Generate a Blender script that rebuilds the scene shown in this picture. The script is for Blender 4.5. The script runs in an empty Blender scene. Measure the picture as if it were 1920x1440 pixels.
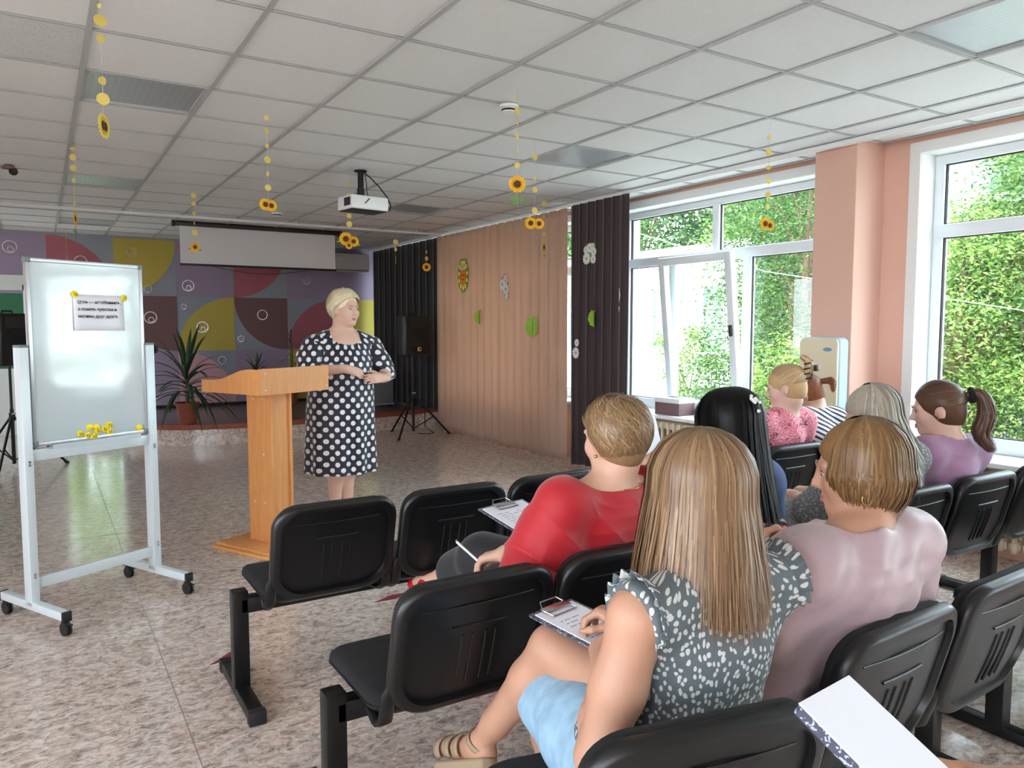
import bpy, bmesh, math, random
import numpy as np
from mathutils import Vector, Matrix, Euler
random.seed(7); NR = np.random.RandomState(11)
PI = math.pi; R = math.radians
SC = bpy.context.scene; COL = SC.collection

# ---------------------------------------------------------------- camera, world, light, exposure
cam_d = bpy.data.cameras.new('camera'); cam = bpy.data.objects.new('camera', cam_d); COL.objects.link(cam)
cam_d.sensor_width = 36.0; cam_d.lens = 1423.2/1920*36; cam_d.clip_start = 0.05; cam_d.clip_end = 300
YAW, PITCH = 0.5558, 0.0756
cam.location = (0, 0, 1.45); cam.rotation_euler = (PI/2-PITCH, 0, -YAW)
SC.camera = cam
vs = SC.view_settings
vs.view_transform = 'Standard'; vs.look = 'None'; vs.gamma = 1.0; vs.use_curve_mapping = False
vs.exposure = 1.98
SC.cycles.max_bounces = 10; SC.cycles.diffuse_bounces = 6; SC.cycles.transparent_max_bounces = 12
SC.cycles.sample_clamp_indirect = 8.0; SC.cycles.caustics_reflective = False; SC.cycles.caustics_refractive = False
W = bpy.data.worlds.new('world'); SC.world = W; W.use_nodes = True
nt = W.node_tree; nt.nodes.clear()
wo = nt.nodes.new('ShaderNodeOutputWorld'); bg = nt.nodes.new('ShaderNodeBackground')
sky = nt.nodes.new('ShaderNodeTexSky'); sky.sky_type = 'HOSEK_WILKIE'; sky.turbidity = 5.0; sky.ground_albedo = 0.4
SUN_DIR = Vector((-0.62, -0.25, 0.74)).normalized(); sky.sun_direction = SUN_DIR
mixw = nt.nodes.new('ShaderNodeMix'); mixw.data_type = 'RGBA'; mixw.inputs[0].default_value = 0.72
mixw.inputs[7].default_value = (0.84, 0.94, 1.05, 1)        # thin bright summer overcast over the clear sky
nt.links.new(sky.outputs[0], mixw.inputs[6]); nt.links.new(mixw.outputs[2], bg.inputs[0])
bg.inputs[1].default_value = 4.5; nt.links.new(bg.outputs[0], wo.inputs[0])
sun_d = bpy.data.lights.new('sun_offscreen', 'SUN'); sun_d.energy = 2.0; sun_d.angle = R(3); sun_d.color = (1, 0.95, 0.86)
sun = bpy.data.objects.new('sun_offscreen', sun_d); COL.objects.link(sun)
sun.rotation_euler = SUN_DIR.to_track_quat('Z', 'Y').to_euler()

# ---------------------------------------------------------------- helpers
def tag(o, label=None, cat=None, group=None, kind=None):
    for k, v in (('label', label), ('category', cat), ('group', group), ('kind', kind)):
        if v: o[k] = v
    return o
def thing(name, label, cat, loc=(0, 0, 0), rz=0.0, group=None):
    o = bpy.data.objects.new(name, None); COL.objects.link(o)
    o.location = loc; o.rotation_euler = (0, 0, rz); o.empty_display_size = 0.1
    return tag(o, label, cat, group)
def copy_tree(o, parent=None):
    c = o.copy(); COL.objects.link(c); c.parent = parent
    for ch in o.children: copy_tree(ch, c)
    return c
def link(name, me, mat=None, parent=None, loc=None, rot=None):
    o = bpy.data.objects.new(name, me); COL.objects.link(o)
    if mat is not None and not me.materials: me.materials.append(mat)
    if parent: o.parent = parent
    if loc: o.location = loc
    if rot: o.rotation_euler = rot
    return o
def done(name, bm, mat=None, parent=None, ang=40, loc=None, rot=None):
    me = bpy.data.meshes.new(name)
    bmesh.ops.recalc_face_normals(bm, faces=bm.faces)
    bm.to_mesh(me); bm.free()
    me.shade_smooth(); me.set_sharp_from_angle(angle=R(ang))
    return link(name, me, mat, parent, loc, rot)
def B(): return bmesh.new()
def box(bm, c, s, M=None, bev=0.0, seg=2):
    n0 = len(bm.verts)
    m = Matrix.Translation(c) @ Matrix.Diagonal((s[0], s[1], s[2], 1))
    if M is not None: m = M @ m
    r = bmesh.ops.create_cube(bm, size=1.0, matrix=m)
    if bev > 0:
        es = list({e for v in r['verts'] for e in v.link_edges})
        bmesh.ops.bevel(bm, geom=es, offset=bev, segments=seg, affect='EDGES', profile=0.5)
def bx(bm, a, b, bev=0.0, seg=2):
    box(bm, [(a[i]+b[i])/2 for i in range(3)], [abs(b[i]-a[i]) for i in range(3)], None, bev, seg)
def tube(bm, pts, r, n=8, caps=True, closed=False, flat=None):
    pts = [Vector(p) for p in pts]; k = len(pts)
    rs = r if isinstance(r, (list, tuple)) else [r]*k
    rings = []; up = None
    for i, p in enumerate(pts):
        a = pts[i-1] if (i > 0 or closed) else p; b = pts[(i+1) % k] if (i < k-1 or closed) else p
        t = (b-a).normalized()
        if up is None:
            up = Vector((0, 0, 1)) if abs(t.z) < 0.9 else Vector((0, 1, 0))
        x = t.cross(up)
        if x.length < 1e-6: x = t.orthogonal()
        x.normalize(); up = x.cross(t).normalized()
        ring = []
        for j in range(n):
            an = 2*PI*j/n; ca, sa = math.cos(an), math.sin(an)
            if flat: sa *= flat
            ring.append(bm.verts.new(p + (x*ca + up*sa)*rs[i]))
        rings.append(ring)
    m = k if closed else k-1
    for i in range(m):
        A, C = rings[i], rings[(i+1) % k]
        for j in range(n): bm.faces.new((A[j], A[(j+1) % n], C[(j+1) % n], C[j]))
    if caps and not closed:
        bm.faces.new(list(reversed(rings[0]))); bm.faces.new(rings[-1])
def cyl(bm, p0, p1, r0, r1=None, n=16): tube(bm, [p0, p1], [r0, r0 if r1 is None else r1], n)
def lathe(bm, prof, n=24, M=None):
    M = M or Matrix.Identity(4); rings = []
    for (r, z) in prof:
        rings.append([bm.verts.new(M @ Vector((r*math.cos(2*PI*j/n), r*math.sin(2*PI*j/n), z))) for j in range(n)])
    for i in range(len(rings)-1):
        for j in range(n): bm.faces.new((rings[i][j], rings[i][(j+1) % n], rings[i+1][(j+1) % n], rings[i+1][j]))
    for ring in (rings[0], rings[-1]):
        try: bm.faces.new(ring)
        except ValueError: pass
def prism(bm, poly, d0, d1, M=None):
    """poly in local XY, extruded from z=d0 to z=d1, then M"""
    M = M or Matrix.Identity(4)
    a = [bm.verts.new(M @ Vector((x, y, d0))) for x, y in poly]; b = [bm.verts.new(M @ Vector((x, y, d1))) for x, y in poly]
    n = len(poly)
    bm.faces.new(list(reversed(a))); bm.faces.new(b)
    for i in range(n): bm.faces.new((a[i], a[(i+1) % n], b[(i+1) % n], b[i]))
def ball(bm, c, s, M=None, u=16, v=10):
    if not hasattr(s, '__len__'): s = (s, s, s)
    m = Matrix.Translation(c) @ Matrix.Diagonal((s[0], s[1], s[2], 1))
    if M is not None: m = M @ m
    bmesh.ops.create_uvsphere(bm, u_segments=u, v_segments=v, radius=1.0, matrix=m)
def rrect(w, h, r, n=6, r2=None):
    """rounded rectangle outline centred on 0; r top corners, r2 bottom corners"""
    r2 = r if r2 is None else r2; o = []
    for cx, cy, a0, rr in ((w/2-r, h/2-r, 0, r), (-w/2+r, h/2-r, 90, r), (-w/2+r2, -h/2+r2, 180, r2), (w/2-r2, -h/2+r2, 270, r2)):
        for i in range(n+1):
            a = R(a0+90*i/n); o.append((cx+rr*math.cos(a), cy+rr*math.sin(a)))
    return o
def frameM(o, x, y):
    """matrix with local X, Y axes given, Z = X x Y"""
    x = Vector(x).normalized(); z = x.cross(Vector(y)).normalized(); y = z.cross(x)
    m = Matrix((x, y, z)).transposed().to_4x4(); m.translation = Vector(o); return m
def grid_mesh(name, P, closed_u=False, thick=0):
    """P: array (nu, nv, 3)"""
    nu, nv = P.shape[:2]; idx = np.arange(nu*nv).reshape(nu, nv)
    a = idx if closed_u else idx[:-1]; b = np.roll(idx, -1, 0) if closed_u else idx[1:]
    F = np.stack([a[:, :-1], b[:, :-1], b[:, 1:], a[:, 1:]], -1).reshape(-1, 4)
    return np_mesh(name, P.reshape(-1, 3), F)
def np_mesh(name, V, F, smooth=True):
    me = bpy.data.meshes.new(name); V = np.ascontiguousarray(V, np.float32); F = np.ascontiguousarray(F, np.int32)
    me.vertices.add(len(V)); me.vertices.foreach_set('co', V.ravel())
    k = F.shape[1]; me.loops.add(F.size); me.loops.foreach_set('vertex_index', F.ravel())
    me.polygons.add(len(F)); me.polygons.foreach_set('loop_start', np.arange(0, F.size, k, dtype=np.int32))
    me.update(calc_edges=True); me.validate()
    if smooth: me.shade_smooth()
    return me
def sol(o, t, off=0):
    m = o.modifiers.new('solid', 'SOLIDIFY'); m.thickness = t; m.offset = off; return o
def bev(o, w, seg=2, ang=30):
    m = o.modifiers.new('bevel', 'BEVEL'); m.width = w; m.segments = seg; m.limit_method = 'ANGLE'; m.angle_limit = R(ang); return o

# ---------------------------------------------------------------- materials
def s2l(c): return tuple(((x/255)/12.92 if x/255 <= 0.04045 else ((x/255+0.055)/1.055)**2.4) for x in c)
def mat(name, col, rough=0.5, metal=0.0, var=0.0, vscale=8.0, bump=0.0, bscale=60.0, spec=0.5, sheen=0.0, sss=0.0, trans=0.0, coat=0.0, stretch=None):
    m = bpy.data.materials.new(name); m.use_nodes = True; t = m.node_tree; b = t.nodes['Principled BSDF']
    c = s2l(col); b.inputs['Base Color'].default_value = (*c, 1)
    b.inputs['Roughness'].default_value = rough; b.inputs['Metallic'].default_value = metal
    b.inputs['Specular IOR Level'].default_value = spec; b.inputs['Transmission Weight'].default_value = trans
    if sheen: b.inputs['Sheen Weight'].default_value = sheen; b.inputs['Sheen Roughness'].default_value = 0.5
    if sss: b.inputs['Subsurface Weight'].default_value = sss; b.inputs['Subsurface Radius'].default_value = (0.012, 0.005, 0.003); b.inputs['Subsurface Scale'].default_value = 1.0
    if coat: b.inputs['Coat Weight'].default_value = coat; b.inputs['Coat Roughness'].default_value = 0.1
    if var or bump:
        tc = t.nodes.new('ShaderNodeTexCoord'); mp = t.nodes.new('ShaderNodeMapping'); t.links.new(tc.outputs['Object'], mp.inputs[0])
        if stretch: mp.inputs['Scale'].default_value = stretch
    if var:
        n = t.nodes.new('ShaderNodeTexNoise'); n.inputs['Scale'].default_value = vscale; n.inputs['Detail'].default_value = 5
        t.links.new(mp.outputs[0], n.inputs[0])
        r = t.nodes.new('ShaderNodeValToRGB'); r.color_ramp.elements[0].position = 0.3; r.color_ramp.elements[1].position = 0.7
        r.color_ramp.elements[0].color = (*[x*(1-var) for x in c], 1); r.color_ramp.elements[1].color = (*[min(1, x*(1+var)) for x in c], 1)
        t.links.new(n.outputs[0], r.inputs[0]); t.links.new(r.outputs[0], b.inputs['Base Color'])
    if bump:
        n2 = t.nodes.new('ShaderNodeTexNoise'); n2.inputs['Scale'].default_value = bscale; n2.inputs['Detail'].default_value = 3
        t.links.new(mp.outputs[0], n2.inputs[0]); bp = t.nodes.new('ShaderNodeBump'); bp.inputs['Strength'].default_value = bump; bp.inputs['Distance'].default_value = 0.01
        t.links.new(n2.outputs[0], bp.inputs['Height']); t.links.new(bp.outputs[0], b.inputs['Normal'])
    return m
class NG:
    """small node-graph helper over one material"""
    def __init__(s, m): s.t = m.node_tree; s.b = s.t.nodes['Principled BSDF']
    def n(s, typ, **kw):
        x = s.t.nodes.new(typ)
        for k, v in kw.items(): setattr(x, k, v)
        return x
    def l(s, a, b): s.t.links.new(a, b)
    def math(s, op, a, b=None, c=None):
        x = s.n('ShaderNodeMath', operation=op)
        for i, v in enumerate((a, b, c)):
            if v is None: continue
            if isinstance(v, (int, float)): x.inputs[i].default_value = v
            else: s.l(v, x.inputs[i])
        return x.outputs[0]
    def mix(s, f, a, b):
        x = s.n('ShaderNodeMix', data_type='RGBA')
        for i, v in ((0, f), (6, a), (7, b)):
            if isinstance(v, (int, float)): x.inputs[i].default_value = v
            elif isinstance(v, tuple): x.inputs[i].default_value = (*v, 1)
            else: s.l(v, x.inputs[i])
        return x.outputs[2]
    def ramp(s, f, stops, interp='LINEAR'):
        x = s.n('ShaderNodeValToRGB'); e = x.color_ramp.elements; x.color_ramp.interpolation = interp
        while len(e) < len(stops): e.new(0.5)
        for i, (p, c) in enumerate(stops): e[i].position = p; e[i].color = (*c, 1)
        s.l(f, x.inputs[0]); return x.outputs[0]
def coords(g, kind='Object', scale=(1, 1, 1)):
    tc = g.n('ShaderNodeTexCoord'); mp = g.n('ShaderNodeMapping'); mp.inputs['Scale'].default_value = scale
    g.l(tc.outputs[kind], mp.inputs[0]); return mp.outputs[0]
M = {}
def mk(key, *a, **k): M[key] = mat(key, *a, **k); return M[key]
mk('ceiling_tile', (226, 229, 231), 0.9, var=0.03, vscale=90, bump=0.15, bscale=150)
mk('pitted_tile', (205, 212, 212), 0.95, bump=0.3, bscale=200)
mk('grid_bar', (176, 180, 182), 0.6)
mk('slab', (180, 182, 182), 0.9)
mk('peach', (225, 183, 165), 0.75, var=0.02, vscale=3, bump=0.05, bscale=120)
mk('white_plastic', (236, 240, 242), 0.3)
mk('pvc', (232, 238, 242), 0.25)
mk('white_paint', (235, 238, 238), 0.5)
mk('radiator', (226, 214, 190), 0.45, var=0.03)
mk('dark_gap', (40, 40, 42), 0.9)
mk('rubber', (25, 25, 27), 0.6)
mk('black_metal', (17, 18, 20), 0.38, metal=0.2)
mk('black_plastic', (14, 15, 17), 0.36, bump=0.08, bscale=500)
mk('black_fabric', (15, 16, 19), 0.9, bump=0.25, bscale=900)
mk('steel', (190, 192, 196), 0.25, metal=1.0)
mk('alu', (205, 210, 212), 0.35, metal=0.7)
mk('stand_paint', (214, 226, 230), 0.35, metal=0.15)
mk('wood', (214, 150, 88), 0.4, var=0.10, vscale=5, stretch=(14, 14, 1.2))
mk('wood_edge', (226, 168, 98), 0.4, var=0.06, vscale=5, stretch=(10, 10, 2))
mk('stage_trim', (140, 74, 50), 0.5, var=0.15, vscale=6)
mk('terracotta', (140, 70, 48), 0.6, var=0.1)
mk('soil', (50, 38, 30), 0.95, bump=0.5, bscale=80)
mk('leaf_dark', (44, 66, 38), 0.4, var=0.25, vscale=6)
mk('screen_cloth', (222, 224, 226), 0.8)
mk('paper', (238, 240, 248), 0.7)
mk('ink', (38, 38, 44), 0.8)
mk('grey_print', (120, 124, 132), 0.8)
mk('yellow_plastic', (252, 226, 36), 0.3)
mk('gold_paper', (224, 200, 104), 0.55)
mk('petal', (252, 190, 24), 0.55, var=0.12, vscale=60)
mk('petal_pale', (250, 224, 90), 0.55, var=0.1, vscale=60)
mk('flower_heart', (92, 48, 22), 0.8, var=0.4, vscale=150)
mk('green_paper', (96, 150, 60), 0.6, var=0.15, vscale=40)
mk('lime_paper', (160, 200, 70), 0.6, var=0.2, vscale=50)
mk('daisy_white', (232, 232, 234), 0.6)
mk('daisy_heart', (226, 170, 60), 0.7)
mk('orange_face', (232, 130, 40), 0.6, var=0.15, vscale=50)
mk('thread', (200, 200, 200), 0.6)
mk('speaker_grill', (20, 20, 22), 0.75, bump=0.4, bscale=700)
mk('grey_case', (112, 116, 122), 0.55)
mk('ac_white', (226, 228, 230), 0.4)
mk('cream_panel', (226, 214, 184), 0.45)
mk('pale_blue_edge', (184, 208, 222), 0.3)
mk('brown_box', (120, 92, 92), 0.6)
mk('shoe_red', (206, 26, 40), 0.25)
# ================================================================ ROOM SHELL
XW, XF, YB, ZC = 5.10, 5.30, 12.1, 2.719          # window wall inner face, window frame plane, stage wall, ceiling
XL, YN = -3.6, -6.6                               # unseen wall opposite the windows, wall behind the camera
# floor: marbled linoleum
fm = mat('linoleum', (205, 192, 182), 0.26); M['linoleum'] = fm; g = NG(fm)
v = coords(g, 'Object', (0.8, 1.25, 1))
n1 = g.n('ShaderNodeTexNoise'); n1.inputs['Scale'].default_value = 25; n1.inputs['Detail'].default_value = 8; n1.inputs['Roughness'].default_value = 0.72; n1.inputs['Distortion'].default_value = 1.2
n2 = g.n('ShaderNodeTexNoise'); n2.inputs['Scale'].default_value = 12; n2.inputs['Detail'].default_value = 6; n2.inputs['Roughness'].default_value = 0.7
n3 = g.n('ShaderNodeTexNoise'); n3.inputs['Scale'].default_value = 46; n3.inputs['Detail'].default_value = 4; n3.inputs['Distortion'].default_value = 2.0
n4 = g.n('ShaderNodeTexNoise'); n4.inputs['Scale'].default_value = 1.1
for x in (n1, n2, n3, n4): g.l(v, x.inputs[0])
c1 = g.ramp(n1.outputs[0], [(0.38, s2l((116, 98, 92))), (0.46, s2l((176, 158, 146))), (0.54, s2l((216, 204, 192))), (0.64, s2l((238, 231, 223)))])
c2 = g.ramp(n2.outputs[0], [(0.40, s2l((224, 192, 180))), (0.50, s2l((214, 204, 194))), (0.60, s2l((164, 146, 136)))])
cc = g.mix(0.35, c1, c2)
dk = g.ramp(n3.outputs[0], [(0.62, (0, 0, 0)), (0.70, (1, 1, 1))])
cc = g.mix(g.math('MULTIPLY', dk, 0.55), cc, s2l((98, 84, 84)))
g.l(cc, g.b.inputs['Base Color'])
g.l(g.math('MULTIPLY_ADD', n4.outputs[0], 0.12, 0.09), g.b.inputs['Roughness'])
bm = B(); bx(bm, (XL, YN, -0.1), (XW+0.3, YB+0.2, 0.0)); fl = tag(done('floor', bm, fm), 'marbled beige and grey linoleum floor with a soft sheen', None, None, 'structure')
bm = B()
for x in (-1.6, 0.4, 2.4, 4.4): bx(bm, (x-0.0015, YN, -0.001), (x+0.0015, YB, 0.0006))
for y in (5.9,): bx(bm, (XL, y-0.0015, -0.001), (XW, y+0.0015, 0.0006))
mk('seam', (150, 136, 128), 0.5)
done('seam', bm, M['seam'], fl)

# ceiling: slab, T-bars, tiles, light panels
X0, Y0, T = -0.369, 1.997, 0.6
ceil = thing('ceiling', 'suspended ceiling of square white tiles in a grey grid', None); ceil['kind'] = 'structure'
bm = B(); bx(bm, (XL-0.2, YN-0.2, ZC+0.03), (XF+0.2, YB+0.3, ZC+0.25)); done('slab', bm, M['slab'], ceil)
I0, I1 = -5, 9; J0, J1 = -14, 16
for i in range(I0, I1+1):
    x = X0+i*T
    if XL < x < XW:
        bm = B(); bx(bm, (x-0.012, YN, ZC-0.004), (x+0.012, YB, ZC+0.002)); bx(bm, (x-0.002, YN, ZC), (x+0.002, YB, ZC+0.03)); done('runner', bm, M['grid_bar'], ceil)
bm = B(); box(bm, (0, 0, 0), (T-0.024, 0.018, 0.005)); cross = bm
cross_me = bpy.data.meshes.new('cross_bar'); cross.to_mesh(cross_me); cross.free(); cross_me.materials.append(M['grid_bar'])
def tile_mesh(nm, m, z0=0.004):
    bm = B(); box(bm, (0, 0, z0+0.008), (T-0.006, T-0.006, 0.016), None, 0.003, 1)
    me = bpy.data.meshes.new(nm); bm.to_mesh(me); bm.free(); me.materials.append(m); return me
tile_me = tile_mesh('ceiling_tile', M['ceiling_tile']); pit_me = tile_mesh('pitted_tile', M['pitted_tile'])
g = NG(M['pitted_tile']); v = coords(g); vo = g.n('ShaderNodeTexVoronoi'); vo.inputs['Scale'].default_value = 70; g.l(v, vo.inputs[0])
g.l(g.ramp(vo.outputs['Distance'], [(0.14, s2l((150, 156, 158))), (0.24, s2l((208, 214, 214)))]), g.b.inputs['Base Color'])
LIGHTS = {(1, 4), (1, 9), (6, 4), (6, 9), (6, -1), (1, 14), (6, 14), (1, -1), (-4, 4), (-4, 9)}
far_bm = B()
def in_view(x, y):
    d = y*math.cos(YAW)+x*math.sin(YAW); r = x*math.cos(YAW)-y*math.sin(YAW)
    return d > 0.3 and abs(r) < d*0.72+0.7 and 1.27/d < 0.72+0.35
for i in range(I0, I1):
    for j in range(J0, J1+1):
        cx, cy = X0+(i+0.5)*T, Y0+(j+0.5)*T
        if cx < XL-0.3 or cx > XF or cy < YN or cy > YB+0.3: continue
        sees = in_view(cx, cy)
        if sees and XL < cx < XW-0.2:
            o = bpy.data.objects.new('cross_bar', cross_me); COL.objects.link(o); o.parent = ceil; o.location = (cx, Y0+j*T, ZC-0.001)
        if (i, j) in LIGHTS: continue
        if sees:
            me = pit_me if (i, j) in ((0, 3),) else tile_me
            o = bpy.data.objects.new('pitted_tile' if me is pit_me else 'tile', me); COL.objects.link(o); o.parent = ceil; o.location = (cx, cy, ZC)
        else: box(far_bm, (cx, cy, ZC+0.012), (T-0.006, T-0.006, 0.016))
o = done('tile_field', far_bm, M['ceiling_tile'], ceil); o['kind'] = 'stuff'
lm = mk('light_diffuser', (168, 178, 186), 0.35, metal=0.35, bump=0.2, bscale=90)
g = NG(lm); v = coords(g); wv = g.n('ShaderNodeTexWave'); wv.inputs['Scale'].default_value = 9; g.l(v, wv.inputs[0])
g.l(g.ramp(wv.outputs[0], [(0.2, s2l((176, 184, 192))), (0.8, s2l((182, 190, 198)))]), g.b.inputs['Base Color'])
LB = {(1, 4): 'unlit grey ceiling light panel beside the foremost sunflower garland', (1, 9): 'unlit ceiling light panel above the whiteboard, half bright with reflected daylight',
      (6, 4): 'unlit ceiling light panel between the projector and the pillar window', (6, 9): 'dark unlit ceiling light panel just behind the projector',
      (6, -1): 'pale unlit ceiling light panel over the audience rows', (1, 14): 'unlit ceiling light panel over the stage near the mural', (6, 14): 'unlit ceiling light panel over the stage near the air conditioner'}
for (i, j) in sorted(LIGHTS):
    if (i, j) not in LB: continue
    t = thing('ceiling_light', LB[(i, j)], 'ceiling light', (X0+(i+0.5)*T, Y0+(j+0.5)*T, ZC), 0, 'ceiling light panels')
    bm = B(); box(bm, (0, 0, 0.016), (T-0.03, T-0.03, 0.008)); done('diffuser', bm, lm, t)
    bm = B()
    for s in (-1, 1):
        box(bm, (s*(T/2-0.014), 0, 0.010), (0.018, T-0.006, 0.022)); box(bm, (0, s*(T/2-0.014), 0.010), (T-0.006, 0.018, 0.022))
    done('light_frame', bm, M['grid_bar'], t)

# walls that close the room
def wallbox(name, boxes, m, label):
    bm = B()
    for a, b in boxes: bx(bm, a, b)
    return tag(done(name, bm, m), label, None, None, 'structure')
HZ = 2.62; SZ = 0.62; EX = XF+0.16
WIN = [(6.92, 9.5), (3.72, 6.22), (0.55, 2.98), (-2.9, -0.4), (-6.0, -3.5), (10.1, 11.85)]       # window openings along the window wall (y0, y1)
bxs = [((XW, YN, -0.1), (EX, YB+0.2, SZ-0.04)), ((XW, YN, HZ), (EX, YB+0.2, ZC+0.03))]
edges = [YN]+[v for w in sorted(WIN) for v in w]+[YB+0.2]
for k in range(0, len(edges), 2): bxs.append(((XW, edges[k], SZ-0.04), (EX, edges[k+1], HZ)))
wr = wallbox('wall_right', bxs, M['peach'], 'peach painted wall with large white windows and a projecting pillar')
bm = B(); bx(bm, (4.78, 3.24, 0), (XW+0.02, 3.57, ZC+0.02), 0.004, 1); done('pillar', bm, M['peach'], wr)
LWIN = [(-5.9, -3.5), (-2.7, -0.3), (0.5, 2.9), (10.1, 11.2)]       # windows on the side away from the yard, all out of view
bxs = [((XL-0.2, YN, -0.1), (XL, YB, 0.75)), ((XL-0.2, YN, 2.5), (XL, YB, ZC+0.03))]
e_ = [YN]+[v for w in LWIN for v in w]+[YB]
for k in range(0, len(e_), 2): bxs.append(((XL-0.2, e_[k], 0.75), (XL, e_[k+1], 2.5)))
wallbox('wall_left', bxs, M['peach'], 'peach wall facing the window wall')
wallbox('wall_front', [((XL-0.2, YN-0.2, -0.1), (EX, YN, ZC+0.03))], M['peach'], 'peach wall behind the audience')
# stage wall with the painted mural; a glazed doorway stands at its end
mk('mural_grey', (150, 160, 172), 0.7); mk('mural_lilac', (160, 146, 172), 0.7); mk('mural_red', (176, 104, 116), 0.7)
mk('mural_yellow', (196, 180, 84), 0.7); mk('mural_brown', (122, 92, 94), 0.7); mk('mural_pink', (206, 164, 172), 0.7)
wb = wallbox('wall_back', [((0.98, YB, -0.1), (EX, YB+0.2, ZC+0.03)), ((XL-0.2, YB, 2.10), (0.98, YB+0.2, ZC+0.03)), ((XL-0.2, YB, -0.1), (-1.25, YB+0.2, 2.10))],
             M['mural_grey'], 'stage wall painted with a geometric mural of squares and quarter circles')
TX, TZ, TS = 0.12, 0.29, 0.805
def sq(c, r, m, x1=None):
    bm = B(); a = TX+c*TS; bx(bm, (a, YB-0.003, TZ+r*0.8), (x1 or a+TS, YB+0.01, TZ+(r+1)*0.8)); done('mural_square', bm, M[m], wb)
def qc(c, r, corner, m):
    cx = TX+(c+(corner[0] > 0))*TS; cz = TZ+(r+(corner[1] > 0))*0.8; sx, sz = -corner[0], -corner[1]
    poly = [(cx, cz)]+[(cx+sx*TS*math.cos(R(5*k)), cz+sz*0.8*math.sin(R(5*k))) for k in range(19)]
    bm = B(); prism(bm, poly, 0.0, 0.014, Matrix(((1, 0, 0, 0), (0, 0, 1, YB-0.004), (0, 1, 0, 0), (0, 0, 0, 1)))); done('mural_quarter', bm, M[m], wb)
sq(-1, 2, 'mural_lilac'); qc(0, 2, (-1, -1), 'mural_red'); qc(1, 2, (-1, 1), 'mural_yellow'); qc(2, 2, (-1, -1), 'mural_lilac'); qc(3, 2, (-1, 1), 'mural_red')
sq(4, 2, 'mural_lilac'); sq(5, 2, 'mural_lilac', XW)
qc(1, 1, (1, 1), 'mural_brown'); qc(2, 1, (1, -1), 'mural_yellow'); qc(3, 1, (1, 1), 'mural_brown'); qc(4, 1, (1, -1), 'mural_red'); sq(5, 1, 'mural_yellow', XW)
qc(1, 0, (1, 1), 'mural_lilac'); qc(2, 0, (-1, -1), 'mural_pink'); sq(3, 0, 'mural_lilac'); sq(4, 0, 'mural_yellow'); sq(5, 0, 'mural_pink', XW)
# doorway in the stage wall: green leaf beside a glazed leaf
dr = thing('door_1', 'white framed doorway with a green leaf and a glazed leaf beside the mural', None, (0, YB, 0)); dr['kind'] = 'structure'
mk('green_leaf', (22, 112, 78), 0.35, var=0.08); mk('door_white', (222, 230, 226), 0.4)
bm = B()
for x in (-1.25, -0.17, 0.20, 0.94): bx(bm, (x, -0.03, 0), (x+0.06, 0.12, 2.0))
bx(bm, (-1.25, -0.03, 1.93), (1.0, 0.12, 2.13)); bx(bm, (-0.17, -0.01, 0), (0.26, 0.1, 2.0)); bx(bm, (0.2, -0.01, 0), (1.0, 0.1, 0.42)); done('door_frame', bm, M['door_white'], dr)
bm = B(); bx(bm, (-1.2, 0.0, 0.9), (-0.16, 0.06, 1.94)); bx(bm, (-1.2, 0.02, 0.89), (-0.16, 0.05, 0.9)); done('door_leaf', bm, M['green_leaf'], dr)
bm = B(); bx(bm, (-1.2, 0.0, 0.0), (-0.16, 0.06, 0.89)); done('kick_panel', bm, M['door_white'], dr)
bm = B(); bx(bm, (-1.0, -0.015, 1.26), (-0.2, 0.0, 1.275)); bx(bm, (-0.5, -0.015, 1.27), (-0.49, 0, 1.6)); done('door_rail', bm, M['door_white'], dr)

# glass
gl = bpy.data.materials.new('window_glass'); gl.use_nodes = True; t = gl.node_tree; t.nodes.clear()
o_ = t.nodes.new('ShaderNodeOutputMaterial'); tr = t.nodes.new('ShaderNodeBsdfTransparent'); gs = t.nodes.new('ShaderNodeBsdfGlossy'); fr = t.nodes.new('ShaderNodeLayerWeight'); mx = t.nodes.new('ShaderNodeMixShader')
tr.inputs[0].default_value = (0.93, 0.96, 0.95, 1); gs.inputs['Roughness'].default_value = 0.0; fr.inputs[0].default_value = 0.5
pw = t.nodes.new('ShaderNodeMath'); pw.operation = 'POWER'; pw.inputs[1].default_value = 5.0; t.links.new(fr.outputs['Facing'], pw.inputs[0])
ma = t.nodes.new('ShaderNodeMath'); ma.operation = 'MULTIPLY_ADD'; ma.inputs[1].default_value = 0.8; ma.inputs[2].default_value = 0.03; t.links.new(pw.outputs[0], ma.inputs[0])
t.links.new(ma.outputs[0], mx.inputs[0]); t.links.new(tr.outputs[0], mx.inputs[1]); t.links.new(gs.outputs[0], mx.inputs[2]); t.links.new(mx.outputs[0], o_.inputs[0])
M['glass'] = gl
bm = B(); bx(bm, (0.26, 0.04, 0.42), (0.94, 0.05, 1.94)); done('pane', bm, gl, dr)

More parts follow.
